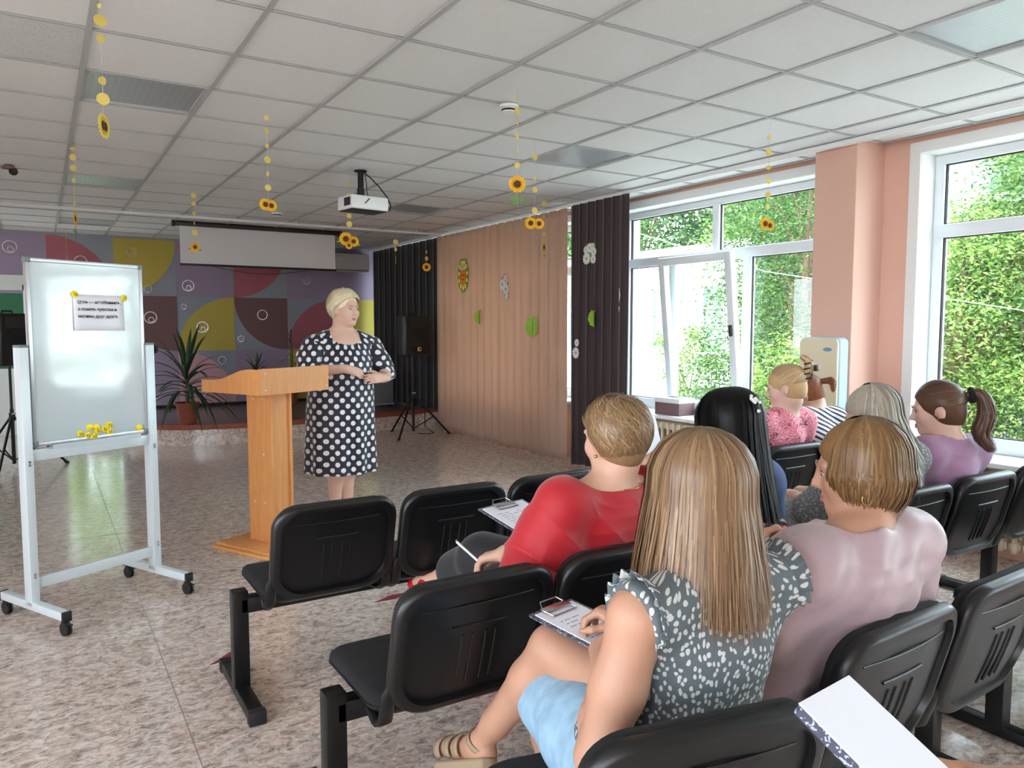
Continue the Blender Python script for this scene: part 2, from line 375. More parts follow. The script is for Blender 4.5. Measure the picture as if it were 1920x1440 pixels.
# windows: white pvc units with a top light row and panes below
def bar(parent, nm, y0, y1, z0, z1, x0=XF-0.035, x1=XF+0.035, m='pvc', b=0.008):
    bm = B(); bx(bm, (x0, y0, z0), (x1, y1, z1), b, 2); return done(nm, bm, M[m], parent)
def pane(parent, y0, y1, z0, z1, x=XF):
    bm = B(); bx(bm, (x-0.004, y0-0.01, z0-0.01), (x+0.004, y1+0.01, z1+0.01)); o = done('pane', bm, gl, parent)
    bm = B()                       # dark gasket line round the pane
    for (a, b2, c, d) in ((y0, y1, z0, z0+0.006), (y0, y1, z1-0.006, z1), (y0, y0+0.006, z0, z1), (y1-0.006, y1, z0, z1)): bx(bm, (x-0.014, a, c), (x+0.014, b2, d))
    done('gasket', bm, M['dark_gap'], o); return o
def window(n, y0, y1, mull, tops, label, skip=None):
    t = thing('window_%d' % n, label, None); t['kind'] = 'structure'
    bm = B()                                                     # white plaster reveal and casing round the opening
    bx(bm, (XW-0.012, y0-0.07, SZ), (XW+0.004, y0+0.004, HZ-0.004)); bx(bm, (XW-0.012, y1-0.004, SZ), (XW+0.004, y1+0.07, HZ-0.004)); bx(bm, (XW-0.012, y0-0.07, HZ-0.004), (XW+0.004, y1+0.07, HZ+0.07))
    bx(bm, (XW+0.004, y0-0.02, SZ), (EX, y0+0.006, HZ-0.006)); bx(bm, (XW+0.004, y1-0.006, SZ), (EX, y1+0.02, HZ-0.006)); bx(bm, (XW+0.004, y0-0.02, HZ-0.006), (EX, y1+0.02, HZ+0.02))
    done('reveal', bm, M['white_paint'], t)
    f = 0.07
    bar(t, 'frame_bar', y0+0.007, y1-0.007, SZ+0.002, SZ+0.10, XF-0.034, XF+0.034); bar(t, 'frame_bar', y0+0.007, y1-0.007, HZ-f, HZ-0.007, XF-0.034, XF+0.034); bar(t, 'frame_bar', y0+0.0065, y0+f, SZ+0.001, HZ-0.0065); bar(t, 'frame_bar', y1-f, y1-0.0065, SZ+0.001, HZ-0.0065)
    ZT = 2.10; bar(t, 'transom', y0+0.01, y1-0.01, ZT-0.045, ZT+0.045, XF-0.036, XF+0.036)
    e = [y0+f]+[v for m in tops for v in (m-0.035, m+0.035)]+[y1-f]
    for m in tops: bar(t, 'mullion', m-0.04, m+0.04, ZT, HZ-0.03, XF-0.033, XF+0.033)
    for k in range(0, len(e), 2): pane(t, e[k], e[k+1], ZT+0.045, HZ-f)
    e = [y0+f]+[v for m in mull for v in (m-0.04, m+0.04)]+[y1-f]
    for m in mull: bar(t, 'mullion', m-0.045, m+0.045, SZ+0.03, ZT, XF-0.033, XF+0.033)
    for k in range(0, len(e), 2):
        if skip is None or k//2 not in skip: pane(t, e[k], e[k+1], SZ+0.10, ZT-0.045)
    bm = B(); bx(bm, (XW-0.19, y0-0.1, SZ-0.035), (XF, y1+0.1, SZ), 0.01, 2); done('sill', bm, M['white_plastic'], t)
    return t
w1 = window(1, *WIN[1], [4.60, 5.52], [4.97], 'white window with an open tilted sash beside the dark brown curtain', skip={1})
window(2, *WIN[2], [1.75], [1.75], 'tall white window near the pillar looking onto green trees')
window(3, *WIN[0], [8.2], [8.2], 'white window hidden behind the beige curtain')
window(4, *WIN[3], [-1.6], [-1.6], 'white window beside the camera')
window(5, *WIN[4], [-4.7], [-4.7], 'white window at the far end behind the audience')
window(6, *WIN[5], [11.0], [11.0], 'white window hidden behind the black stage curtain')
# tilted sash of window 1
ya, yb, za, zb = 4.60, 5.50, SZ+0.06, 2.11
Mt = Matrix.Translation((XF-0.05, 0, za)) @ Euler((0, -R(6.5), 0)).to_matrix().to_4x4()
sash = B(); f = 0.075; h = zb-za
for a, b in (((0, ya+0.002, 0.002), (0, yb-0.002, f)), ((0, ya+0.002, h-f), (0, yb-0.002, h-0.002)), ((0.001, ya, 0), (0, ya+f, h)), ((0.001, yb-f, 0), (0, yb, h))):
    box(sash, (0, (a[1]+b[1])/2, (a[2]+b[2])/2), (0.065+a[0], b[1]-a[1], b[2]-a[2]), Mt, 0.008, 2)
so = done('tilted_sash', sash, M['pvc'], w1)
bm = B(); box(bm, (0, (ya+yb)/2, h/2), (0.008, yb-ya-2*f+0.02, h-2*f+0.02), Mt); done('pane', bm, gl, so)
bm = B(); box(bm, (-0.05, ya+0.03, h*0.52), (0.03, 0.024, 0.10), Mt, 0.006); done('handle', bm, M['dark_gap'], so)

# curtain rail, ceiling rail, skirting
bm = B(); bx(bm, (4.70, 0.2, ZC-0.035), (4.755, YB, ZC-0.002), 0.006, 1); bx(bm, (4.715, 0.2, ZC-0.04), (4.722, YB, ZC-0.03)); tag(done('curtain_rail', bm, M['white_plastic']), 'long white ceiling curtain rail running along the window wall', 'rail')
bm = B(); tube(bm, [(XL, 9.33, ZC-0.03), (4.7, 9.33, ZC-0.03)], 0.016, 8)
for x in (-1, 0.9, 2.7, 4.3): bx(bm, (x-0.01, 9.32, ZC-0.03), (x+0.01, 9.34, ZC+0.005))
tag(done('ceiling_pipe', bm, M['white_plastic']), 'thin white pipe hung across the ceiling before the projector screen', 'pipe')

# stage
stage = thing('stage_platform', 'low curved stage with pebbled linoleum front and brown edge strip', 'stage')
sx = [(0.95, 12.09), (0.95, 10.55), (1.1, 10.12), (1.5, 9.84), (2.14, 9.68), (2.9, 9.68), (3.7, 9.78), (4.4, 9.92), (5.09, 10.1), (5.09, 12.09)]
bm = B(); prism(bm, list(reversed(sx)), 0.0, 0.24); done('stage_front', bm, fm, stage)
mk('stage_floor', (96, 84, 80), 0.3, var=0.08, vscale=4)
bm = B(); prism(bm, list(reversed([(x, y+0.02) for x, y in sx[:1]]+[(x+0.02*(k == 1), y+0.03) for k, (x, y) in enumerate(sx[1:-1])]+sx[-1:])), 0.235, 0.256); done('stage_top', bm, M['stage_floor'], stage)
bm = B()
for a, b in zip(sx[1:-2], sx[2:-1]):
    va, vb = Vector((*a, 0.225)), Vector((*b, 0.225)); d = (vb-va); L = d.length; Mx = frameM((va+vb)/2, d, Vector((-d.y, d.x, 0)))
    box(bm, (0, 0.02, 0), (L+0.012, 0.05, 0.065), Mx)
done('edge_strip', bm, M['stage_trim'], stage)
bm = B(); bx(bm, (1.0, YB-0.03, 0.25), (XW, YB-0.002, 0.30)); tag(done('baseboard_back', bm, M['dark_gap']), 'dark skirting along the foot of the mural wall', None, None, 'structure')
# ================================================================ CURTAINS
def cloth_mat(key, col, rough=0.9, trans=0.0, var=0.05):
    m = mk(key, col, rough, var=var, vscale=3, bump=0.12, bscale=300, sheen=0.2)
    return m
cloth_mat('beige_cloth', (206, 178, 158)); cloth_mat('brown_cloth', (66, 52, 54)); cloth_mat('black_cloth', (22, 20, 22))
# the beige cloth lets some window light through
g = NG(M['beige_cloth']); tl = g.n('ShaderNodeBsdfTranslucent'); tl.inputs[0].default_value = (*s2l((218, 184, 158)), 1); ms = g.n('ShaderNodeMixShader'); ms.inputs[0].default_value = 0.35
out = [n for n in g.t.nodes if n.type == 'OUTPUT_MATERIAL'][0]; g.l(g.b.outputs[0], ms.inputs[1]); g.l(tl.outputs[0], ms.inputs[2]); g.l(ms.outputs[0], out.inputs[0])
def curtain(name, y0, y1, z0, z1, m, label, folds, amp, seed, x0=4.70, taper=0.0):
    rs = np.random.RandomState(seed); nu, nv = folds*16, 30
    s = np.linspace(0, 1, nu); v = np.linspace(0, 1, nv)
    ph = np.cumsum(0.75+0.5*rs.rand(nu)); ph = ph/ph[-1]*folds*2*PI
    am = np.interp(s, np.linspace(0, 1, folds*2), 0.55+0.6*rs.rand(folds*2))
    P = np.zeros((nu, nv, 3))
    for k in range(nv):
        t = v[k]                                   # 0 top .. 1 bottom
        a = amp*(0.45+0.55*t)*am
        drift = 0.15*np.sin(ph*0.5+2.3*t)
        yy = y0+(y1-y0)*s+0.012*np.sin(2*ph+1)+taper*(t**1.5)*(s-0.5)
        P[:, k, 0] = x0+a*(np.sin(ph+drift)+0.3*np.sin(2*ph+0.7+t))
        P[:, k, 1] = yy
        P[:, k, 2] = z1+(z0-z1)*t+(0.008*np.abs(np.sin(ph*0.5)) if k == 0 else 0)+(0.012*np.sin(ph*0.25)*(t == 1))
    o = link(name, grid_mesh(name, P), M[m]); sol(o, 0.004)
    return tag(o, label, 'curtain')
curtain('window_curtain', 6.47, 9.52, 0.02, ZC-0.05, 'beige_cloth', 'long pinkish beige pleated curtain hung with paper flowers', 17, 0.021, 3)
curtain('window_curtain', 5.50, 6.40, 0.02, ZC-0.04, 'brown_cloth', 'dark brown pleated curtain beside the open tilted window', 7, 0.028, 5, 4.70, -0.04)
curtain('stage_curtain', 9.50, 11.93, 0.27, ZC-0.05, 'black_cloth', 'black stage curtain hanging behind the loudspeaker', 11, 0.02, 8, 4.72)

# ================================================================ BENCHES
def ring_solid(name, outline, rings, place, mat_, ang=50):
    """outline: convex 2D points; rings: (scale, w); place(u, v, w) -> xyz"""
    n = len(outline); V = []; F = []
    for (sc, w) in rings:
        for (u, v) in outline:
            V.append(place(u*sc, v*sc, w))
    for k in range(len(rings)-1):
        for j in range(n):
            a = k*n+j; b = k*n+(j+1) % n; F.append((a, b, b+n, a+n))
    me = bpy.data.meshes.new(name); me.from_pydata(V, [], F+[list(range(n))[::-1], list(range(len(V)-n, len(V)))])
    me.update(); me.shade_smooth(); me.set_sharp_from_angle(angle=R(ang)); me.materials.append(mat_); return me
tilt = R(15); BW, BH = 0.47, 0.375
def back_place(u, v, w):
    s = v/BH+0.5
    c = 0.10*u*u/0.235+0.012*math.sin(s*PI)*-1
    y = -0.275-(v+BH/2)*math.sin(tilt)+w*math.cos(tilt)+c
    z = 0.455+(v+BH/2)*math.cos(tilt)+w*math.sin(tilt)
    return (u, y, z)
bo = rrect(BW, BH, 0.085, 8, 0.11)
# back shell: rim and recessed panel; w is towards the sitter
shell_me = ring_solid('backrest', bo, [(0.30, 0.004), (0.97, 0.004), (1.0, -0.003), (1.0, -0.018), (0.985, -0.027), (0.95, -0.030), (0.87, -0.030), (0.855, -0.016), (0.55, -0.015), (0.25, -0.015), (0.02, -0.015)], back_place, M['black_plastic'], 55)
pad_me = ring_solid('back_pad', bo, [(0.5, 0.002), (0.955, 0.002), (0.965, 0.012), (0.94, 0.026), (0.85, 0.034), (0.5, 0.036), (0.05, 0.036)], back_place, M['black_fabric'], 60)
def seat_place(u, v, w):
    z = 0.435+w-0.02*max(0, v-0.12)/0.1-0.006*(1-(u/0.235)**2)
    return (u, v+0.005, z)
so_ = rrect(0.47, 0.45, 0.09, 8, 0.07)
seat_me = ring_solid('seat', so_, [(0.05, 0.0), (0.9, 0.0), (0.99, 0.006), (1.0, 0.018), (0.985, 0.034), (0.93, 0.043), (0.6, 0.046), (0.05, 0.044)], seat_place, M['black_fabric'], 60)
sshell_me = ring_solid('seat_shell', so_, [(0.05, -0.038), (0.5, -0.036), (0.8, -0.028), (0.96, -0.010), (1.005, 0.004), (1.005, 0.010), (0.9, 0.010)], seat_place, M['black_plastic'], 60)
bracket_me = []
for s in (-1, 1):
    bm = B(); tube(bm, [(s*0.12, 0.05, 0.408), (s*0.205, -0.12, 0.405), (s*0.222, -0.215, 0.412), (s*0.226, -0.262, 0.440), (s*0.226, -0.290, 0.52), (s*0.205, -0.31, 0.58)], [0.017, 0.02, 0.021, 0.021, 0.02, 0.012], 8, flat=0.55)
    bk = done('bracket', bm, M['black_plastic']); bracket_me.append(bk.data); bpy.data.objects.remove(bk)
bm = B()          # moulded ridge lines on the recessed back panel
def ridge(u0, v0, u1, v1, r=0.0035):
    pts = [Vector(back_place(u0+(u1-u0)*k/6, v0+(v1-v0)*k/6, -0.0155)) for k in range(7)]; tube(bm, pts, r, 6)
ridge(-0.08, 0.055, 0.08, 0.055); ridge(-0.05, 0.03, -0.05, -0.12); ridge(0.05, 0.03, 0.05, -0.12); ridge(-0.165, 0.115, 0.165, 0.115, 0.0025); ridge(-0.02, 0.03, -0.02, -0.12); ridge(0.02, 0.03, 0.02, -0.12)
rg = done('ridge', bm, M['black_plastic']); ridge_me = rg.data; bpy.data.objects.remove(rg)
def bench(y, xs, p0, p1, label, rz=0.0):
    t = thing('beam_bench', label, 'bench', ((p0+p1)/2, y, 0), rz, 'rows of black beam benches'); cx = (p0+p1)/2
    bm = B(); bx(bm, (p0-cx, -0.03, 0.335), (p1-cx, 0.03, 0.395), 0.006); done('beam', bm, M['black_metal'], t)
    for p in (p0, p1):
        bm = B(); bx(bm, (p-cx-0.03, -0.03, 0.03), (p-cx+0.03, 0.03, 0.425), 0.004); lg = done('leg', bm, M['black_metal'], t)
        bm = B(); bx(bm, (p-cx-0.028, -0.26, 0.008), (p-cx+0.028, 0.26, 0.048), 0.004); done('foot', bm, M['black_metal'], lg)
        for s in (-1, 1):
            bm = B(); bx(bm, (p-cx-0.032, s*0.235, 0.0), (p-cx+0.032, s*0.275, 0.053), 0.006); done('end_cap', bm, M['rubber'], lg)
    for x in xs:
        s = link('seat', seat_me, None, t, (x-cx, 0, 0)); link('seat_shell', sshell_me, None, s)
        b = link('backrest', shell_me, None, t, (x-cx, 0, 0)); link('back_pad', pad_me, None, b); link('ridge', ridge_me, None, b)
        [link('bracket', q, None, t, (x-cx, 0, 0)) for q in bracket_me]
        bm = B(); box(bm, (x-cx, 0, 0.395), (0.2, 0.09, 0.03)); done('mount', bm, M['black_metal'], t)
    return t
bench(3.02, [0.90, 1.39, 1.88], 0.62, 2.16, 'black empty beam bench in the row facing the lectern')
bench(3.02, [2.95, 3.47, 3.99], 2.68, 4.26, 'black beam bench carrying the women in pink roses and in navy stripes')
bench(2.03, [0.94, 1.43, 1.92], 0.665, 2.2, 'black beam bench on which the woman in the red blouse sits')
bench(2.03, [2.95, 3.47, 3.99], 2.68, 4.26, 'black beam bench by the radiator carrying the woman in the lilac top')
bench(1.19, [0.98], 0.71, 1.25, 'black single seat bench under the woman in the spotted sleeveless blouse', R(-12))
bench(1.30, [1.57, 2.09], 1.30, 2.45, 'black beam bench carrying the woman in the mauve satin blouse', R(3))
bench(1.30, [3.12, 3.63, 4.14], 2.84, 4.42, 'black empty beam bench by the tall window behind the lilac top woman')

# ================================================================ WHITEBOARD
mk('board_white', (206, 220, 223), 0.06, coat=1.0, spec=1.0); NG(M['board_white']).b.inputs['Coat IOR'].default_value = 1.6
wbt = thing('whiteboard', 'white magnetic board on a wheeled pale metal stand with a pinned note', 'whiteboard', (-0.08, 4.31, 0), math.atan2(0.29, 0.565))
bm = B(); bx(bm, (0.042, -0.006, 0.878), (0.622, 0.012, 1.768)); done('board_face', bm, M['board_white'], wbt)
for a, b in (((0.034, -0.012, 0.866), (0.630, 0.016, 0.886)), ((0.034, -0.012, 1.760), (0.630, 0.016, 1.780)), ((0.034, -0.012, 0.866), (0.052, 0.016, 1.780)), ((0.612, -0.012, 0.866), (0.630, 0.016, 1.780))):
    bm = B(); bx(bm, a, b, 0.003); done('board_frame', bm, M['alu'], wbt)
mk('corner_grey', (120, 130, 136), 0.5)
for x in (0.030, 0.606):
    for z in (0.862, 1.756):
        bm = B(); bx(bm, (x, -0.015, z), (x+0.028, 0.018, z+0.028), 0.006); done('corner_cap', bm, M['corner_grey'], wbt)
bm = B(); bx(bm, (0.10, -0.055, 0.852), (0.56, -0.012, 0.862)); bx(bm, (0.10, -0.058, 0.852), (0.56, -0.055, 0.874)); done('pen_tray', bm, M['alu'], wbt)
for x in (0.0, 0.652):
    bm = B(); bx(bm, (x-0.02, -0.032, 0.09), (x+0.02, 0.032, 1.352), 0.003); p = done('post', bm, M['stand_paint'], wbt)
    bm = B(); bx(bm, (x-0.021, -0.033, 1.348), (x+0.021, 0.033, 1.362), 0.004); done('post_cap', bm, M['corner_grey'], p)
    bm = B()
    for z in (0.25, 0.235, 0.80, 0.785): cyl(bm, (x, -0.036, z), (x, -0.03, z), 0.006, n=8)
    done('screw', bm, M['steel'], p)
    bm = B(); bx(bm, (x-0.02, -0.29, 0.075), (x+0.02, 0.27, 0.115), 0.003); f_ = done('foot', bm, M['stand_paint'], wbt)
    bm = B(); bx(bm, (x-0.021, -0.305, 0.07), (x+0.021, -0.287, 0.117), 0.003); bx(bm, (x-0.021, 0.267, 0.07), (x+0.021, 0.282, 0.117), 0.003); done('end_plug', bm, M['rubber'], f_)
    for y in (-0.285, 0.25):
        bm = B(); tube(bm, [(x-0.013, y, 0.032), (x-0.004, y, 0.032)], [0.032, 0.032], 18); tube(bm, [(x+0.004, y, 0.032), (x+0.013, y, 0.032)], 0.032, 18)
        c_ = done('caster', bm, M['rubber'], wbt)
        bm = B(); lathe(bm, [(0.008, 0.05), (0.016, 0.06), (0.016, 0.078)], 10, Matrix.Translation((x, y+0.006, 0))); bx(bm, (x-0.016, y-0.016, 0.035), (x+0.016, y+0.02, 0.066), 0.008); done('fork', bm, M['rubber'], c_)
        bm = B(); box(bm, (x, y-0.038, 0.06), (0.014, 0.03, 0.006), None, 0.002); done('brake_lever', bm, M['rubber'], c_)
for z0, z1 in ((0.80, 0.855), (0.17, 0.225)):
    bm = B(); bx(bm, (0.0, -0.014, z0), (0.652, 0.014, z1), 0.003); done('cross_bar', bm, M['stand_paint'], wbt)
for x, s in ((0.652, 1),):
    bm = B(); cyl(bm, (x+s*0.02, 0, 1.325), (x+s*0.035, 0, 1.325), 0.010, n=10); lathe(bm, [(0.008, 0), (0.024, 0.004), (0.024, 0.018), (0.012, 0.024)], 12, Matrix.Translation((x+s*0.033, 0, 1.325)) @ Euler((0, s*PI/2, 0)).to_matrix().to_4x4()); done('clamp_knob', bm, M['rubber'], wbt)
    bm = B(); cyl(bm, (x, 0, 1.325), (0.32, 0.02, 1.325), 0.007, n=8); done('pivot', bm, M['alu'], wbt)
WBM = Matrix.Translation((-0.08, 4.31, 0)) @ Euler((0, 0, math.atan2(0.29, 0.565))).to_matrix().to_4x4()
def wb_thing(name, label, cat, u, z, group=None, y=-0.0065):
    p = WBM @ Vector((u, y, z)); return thing(name, label, cat, p, math.atan2(0.29, 0.565), group)
def text_mesh(s, size, m, parent, loc, rot, align='LEFT', name='lettering', bold=0.0, space=1.0):
    c = bpy.data.curves.new(name, 'FONT'); c.body = s; c.size = size; c.align_x = align; c.offset = bold; c.space_character = space; c.extrude = 0.0003
    o = bpy.data.objects.new(name, c); COL.objects.link(o)
    dg = bpy.context.evaluated_depsgraph_get(); dg.update(); me = bpy.data.meshes.new_from_object(o.evaluated_get(dg)); me.name = name
    bpy.data.objects.remove(o); bpy.data.curves.remove(c); me.materials.clear()
    return link(name, me, m, parent, loc, rot)
note = wb_thing('paper_note', 'white paper note with three printed lines on the whiteboard', 'paper note', 0.385, 1.52)
P = np.zeros((9, 7, 3))
for a in range(9):
    for b in range(7):
        P[a, b] = (-0.133+0.266*a/8, -0.0015-0.006*(1-b/6)*abs(a/8-0.5)**1.5*3, -0.092+0.184*b/6)
o = link('sheet', grid_mesh('sheet', P), M['paper'], note); sol(o, 0.0008)
for k, s in enumerate(('Цель — не обвинить,', 'а понять чувства и', 'мотивы друг друга.')):
    text_mesh(s, 0.0225, M['ink'], note, (-0.112, -0.0065, 0.047-0.036*k), (PI/2, 0, 0), bold=0.0002)
mag_bm = B(); lathe(mag_bm, [(0.0, -0.008), (0.012, -0.008), (0.0165, -0.0055), (0.0175, 0.0)], 20, Euler((PI/2, 0, 0)).to_matrix().to_4x4() @ Matrix.Diagonal((1, 1, -1, 1)))
mo = done('disc', mag_bm, M['yellow_plastic']); mag_me = mo.data; bpy.data.objects.remove(mo)
fb = B()
for s in (-1, 1): ball(fb, (s*0.0055, -0.0085, 0.004), (0.0022, 0.001, 0.0032), None, 8, 6)
tube(fb, [(0.009*math.sin(R(a)), -0.0085, -0.0005-0.009*math.cos(R(a))+0.004) for a in range(-70, 71, 20)], 0.0012, 5)
fo = done('smile', fb, M['ink']); smile_me = fo.data; bpy.data.objects.remove(fo)
for u, z, ra, face, lb in ((0.262, 1.612, 20, 1, 'yellow smiley magnet holding a top corner of the note, next to the first word'), (0.522, 1.600, -30, 1, 'yellow smiley magnet holding the note corner above the comma'),
        (0.262, 0.905, 0, 1, 'outlying yellow smiley magnet at the loose end of the cluster'), (0.300, 0.892, 15, 1, 'yellow smiley magnet between the outlying and the lowest of the cluster'), (0.333, 0.885, -20, 1, 'lowest yellow smiley magnet of the cluster at the board foot'), (0.352, 0.912, 60, 1, 'yellow smiley magnet tucked under a plain one in the cluster'), (0.388, 0.915, 40, 1, 'yellow smiley magnet between the tucked one and the stacked pair'), (0.415, 0.935, 10, 1, 'upper yellow smiley magnet of the stacked pair ending the cluster'), (0.416, 0.900, -20, 1, 'lower yellow smiley magnet of the stacked pair ending the cluster'),
        (0.312, 0.932, 0, 0, 'plain yellow magnet of the cluster, on the side of the outlying smiley'), (0.345, 0.930, 0, 0, 'plain yellow magnet of the cluster, on the side of the stacked pair'), (0.583, 0.900, 0, 0, 'lone plain yellow magnet in the bottom corner of the whiteboard')):
    lab = lb
    t = wb_thing('magnet', lab, 'magnet', u, z, 'yellow magnets on the whiteboard', -0.007 if z < 1.2 else -0.0085)
    t.rotation_euler = (0, R(ra), t.rotation_euler.z); link('disc', mag_me, None, t)
    if face: link('smile', smile_me, None, t)

# ================================================================ LECTERN
L = thing('lectern', 'light wooden lectern with a sloping top and a square column', 'lectern', (1.265, 5.10, 0), math.atan2(0.27, 0.54))
# local x along the front, -y towards the audience
bm = B(); bx(bm, (-0.28, -0.29, 0.0), (0.28, 0.25, 0.018), 0.004); done('base_lower', bm, M['wood_edge'], L)
bm = B(); bx(bm, (-0.262, -0.272, 0.018), (0.262, 0.232, 0.040), 0.009, 3); done('base_upper', bm, M['wood'], L)
for nm, a, b in (('column_front', (-0.075, -0.12, 0.04), (0.065, -0.102, 1.04)), ('column_back', (-0.075, 0.062, 0.04), (0.065, 0.08, 1.04)), ('column_side', (-0.093, -0.135, 0.04), (-0.075, 0.095, 1.04)), ('column_side', (0.065, -0.135, 0.04), (0.083, 0.095, 1.04))):
    bm = B(); bx(bm, a, b, 0.0015, 1); done(nm, bm, M['wood'], L)
prof = [(-0.27, 1.03), (-0.27, 1.185), (-0.18, 1.187), (-0.11, 1.178), (-0.02, 1.150), (0.06, 1.124), (0.14, 1.112), (0.27, 1.108), (0.27, 1.03)]
MX = lambda x: Matrix(((0, 0, 1, x), (1, 0, 0, 0), (0, 1, 0, 0), (0, 0, 0, 1)))
for x in (-0.30, 0.252):
    bm = B(); prism(bm, prof, 0, 0.018, MX(x)); done('side_panel', bm, M['wood'], L, 25)
bm = B(); bx(bm, (-0.30, -0.287, 1.028), (0.27, -0.268, 1.192), 0.001, 1); done('front_panel', bm, M['wood'], L)
bm = B(); prism(bm, [(-0.268, 1.150), (-0.268, 1.166), (0.27, 1.085), (0.27, 1.069)], 0, 0.534, MX(-0.282)); done('desk_top', bm, M['wood'], L, 25)
bm = B(); bx(bm, (-0.282, -0.268, 1.03), (0.252, 0.268, 1.046)); done('underside', bm, M['wood'], L)
bm = B()
for x, y, z in ((-0.0945, -0.06, 0.98), (-0.0945, 0.03, 0.98), (-0.0945, -0.06, 0.30), (-0.0945, 0.03, 0.30), (-0.0945, -0.06, 0.62), (-0.26, -0.2885, 1.06), (-0.26, -0.2885, 1.16), (0.245, -0.2885, 1.06)): ball(bm, (x, y, z), 0.005, None, 8, 6)
done('screw_cap', bm, M['white_plastic'], L)

# ================================================================ PROJECTION SCREEN, PROJECTOR, AIR CONDITIONER
s = thing('projection_screen', 'half lowered white projection screen in a black case under the ceiling', 'screen', (2.45, 10.0, 0))
bm = B(); bx(bm, (-1.02, -0.045, 2.665), (1.02, 0.045, 2.735), 0.01); done('case', bm, M['black_plastic'], s)
bm = B()
for x in (-1.03, 1.03): bx(bm, (x-0.02, -0.055, 2.655), (x+0.02, 0.055, 2.745), 0.008)
done('case_cap', bm, M['black_plastic'], s)
bm = B(); bx(bm, (-0.965, -0.002, 2.215), (0.965, 0.0, 2.68)); done('screen_sheet', bm, M['screen_cloth'], s)
bm = B(); bx(bm, (-0.975, -0.012, 2.19), (0.975, 0.012, 2.217), 0.005); done('bottom_bar', bm, M['black_plastic'], s)
bm = B(); tube(bm, [(-0.6+1.2*k/12, 0.0, 2.19-0.07*math.sin(PI*k/12)) for k in range(13)], 0.003, 5); done('pull_cord', bm, M['black_plastic'], s)
p = thing('projector', 'white projector hung from the ceiling on a black arm with a looped cable', 'projector', (2.30, 6.02, ZC), R(8))
bm = B(); bx(bm, (-0.17, -0.12, -0.325), (0.17, 0.12, -0.215), 0.014, 3); done('body', bm, M['white_plastic'], p)
bm = B(); bx(bm, (-0.16, -0.11, -0.332), (0.16, 0.11, -0.322), 0.003); done('base_plate', bm, M['dark_gap'], p)
bm = B(); bx(bm, (-0.174, -0.10, -0.30), (-0.168, 0.0, -0.235), 0.002); done('vent', bm, M['rubber'], p)
bm = B(); cyl(bm, (0.09, 0.115, -0.27), (0.09, 0.15, -0.27), 0.035, n=20); done('lens', bm, M['rubber'], p)
bm = B(); lathe(bm, [(0.0, 0), (0.05, 0), (0.05, -0.01), (0.024, -0.012), (0.024, -0.14), (0.03, -0.145), (0.03, -0.20), (0.0, -0.2)], 16, Matrix.Translation((-0.02, 0, 0))); bx(bm, (-0.09, -0.06, -0.217), (0.05, 0.06, -0.205)); bx(bm, (0.02, -0.03, -0.217), (0.10, 0.03, -0.208)); done('ceiling_mount', bm, M['black_metal'], p)
bm = B(); tube(bm, [(0.0, 0, -0.005), (0.06, -0.02, -0.05), (0.13, -0.04, -0.12), (0.20, -0.05, -0.20), (0.225, -0.06, -0.27), (0.20, -0.08, -0.31), (0.15, -0.10, -0.315)], 0.0055, 6); tube(bm, [(0.0, -0.03, -0.02), (0.01, -0.04, -0.1), (0.005, -0.06, -0.2), (-0.01, -0.125, -0.24), (-0.05, -0.124, -0.28)], 0.004, 6); done('cable', bm, M['rubber'], p)
a = thing('air_conditioner', 'grey white wall air conditioner above the mural beside the stage curtain', 'air conditioner', (4.40, YB, 2.34))
bm = B(); prism(bm, [(0.0, 0.0), (-0.15, 0.0), (-0.20, 0.04), (-0.21, 0.22), (-0.18, 0.285), (0.0, 0.295)], -0.40, 0.24, Matrix(((0, 0, 1, 0), (1, 0, 0, 0), (0, 1, 0, 0), (0, 0, 0, 1)))); bev(done('body', bm, M['ac_white'], a, 25), 0.01)
bm = B(); bx(bm, (-0.38, -0.195, 0.012), (0.22, -0.13, 0.02)); done('louver', bm, M['grey_case'], a)

# smoke detectors and ceiling spot
def detector(x, y, lb):
    t = thing('smoke_detector', lb, 'smoke detector', (x, y, ZC-0.004), 0, 'ceiling smoke detectors')
    bm = B(); lathe(bm, [(0.0, 0), (0.055, 0), (0.055, -0.012), (0.046, -0.020), (0.0, -0.022)], 20); done('base', bm, M['white_plastic'], t)
    bm = B(); lathe(bm, [(0.036, -0.018), (0.042, -0.026), (0.040, -0.040), (0.0, -0.044)], 20); done('chamber', bm, M['white_plastic'], t)
    bm = B(); lathe(bm, [(0.0425, -0.024), (0.0435, -0.026), (0.0435, -0.032), (0.0415, -0.034)], 20); done('vent_ring', bm, M['dark_gap'], t)
detector(2.34, 3.80, 'white smoke detector on the ceiling by the tall stemmed sunflower garland'); detector(2.30, 8.66, 'small white smoke detector on the ceiling before the projection screen')
t = thing('ceiling_camera', 'small dome camera on the ceiling above the whiteboard', 'camera', (-0.16, 7.29, ZC-0.004), R(20))
bm = B(); box(bm, (0, 0, -0.012), (0.07, 0.09, 0.024), None, 0.008); done('mount', bm, M['brown_box'], t)
bm = B(); ball(bm, (0.03, -0.02, -0.04), 0.032, None, 14, 10); done('dome', bm, M['rubber'], t)

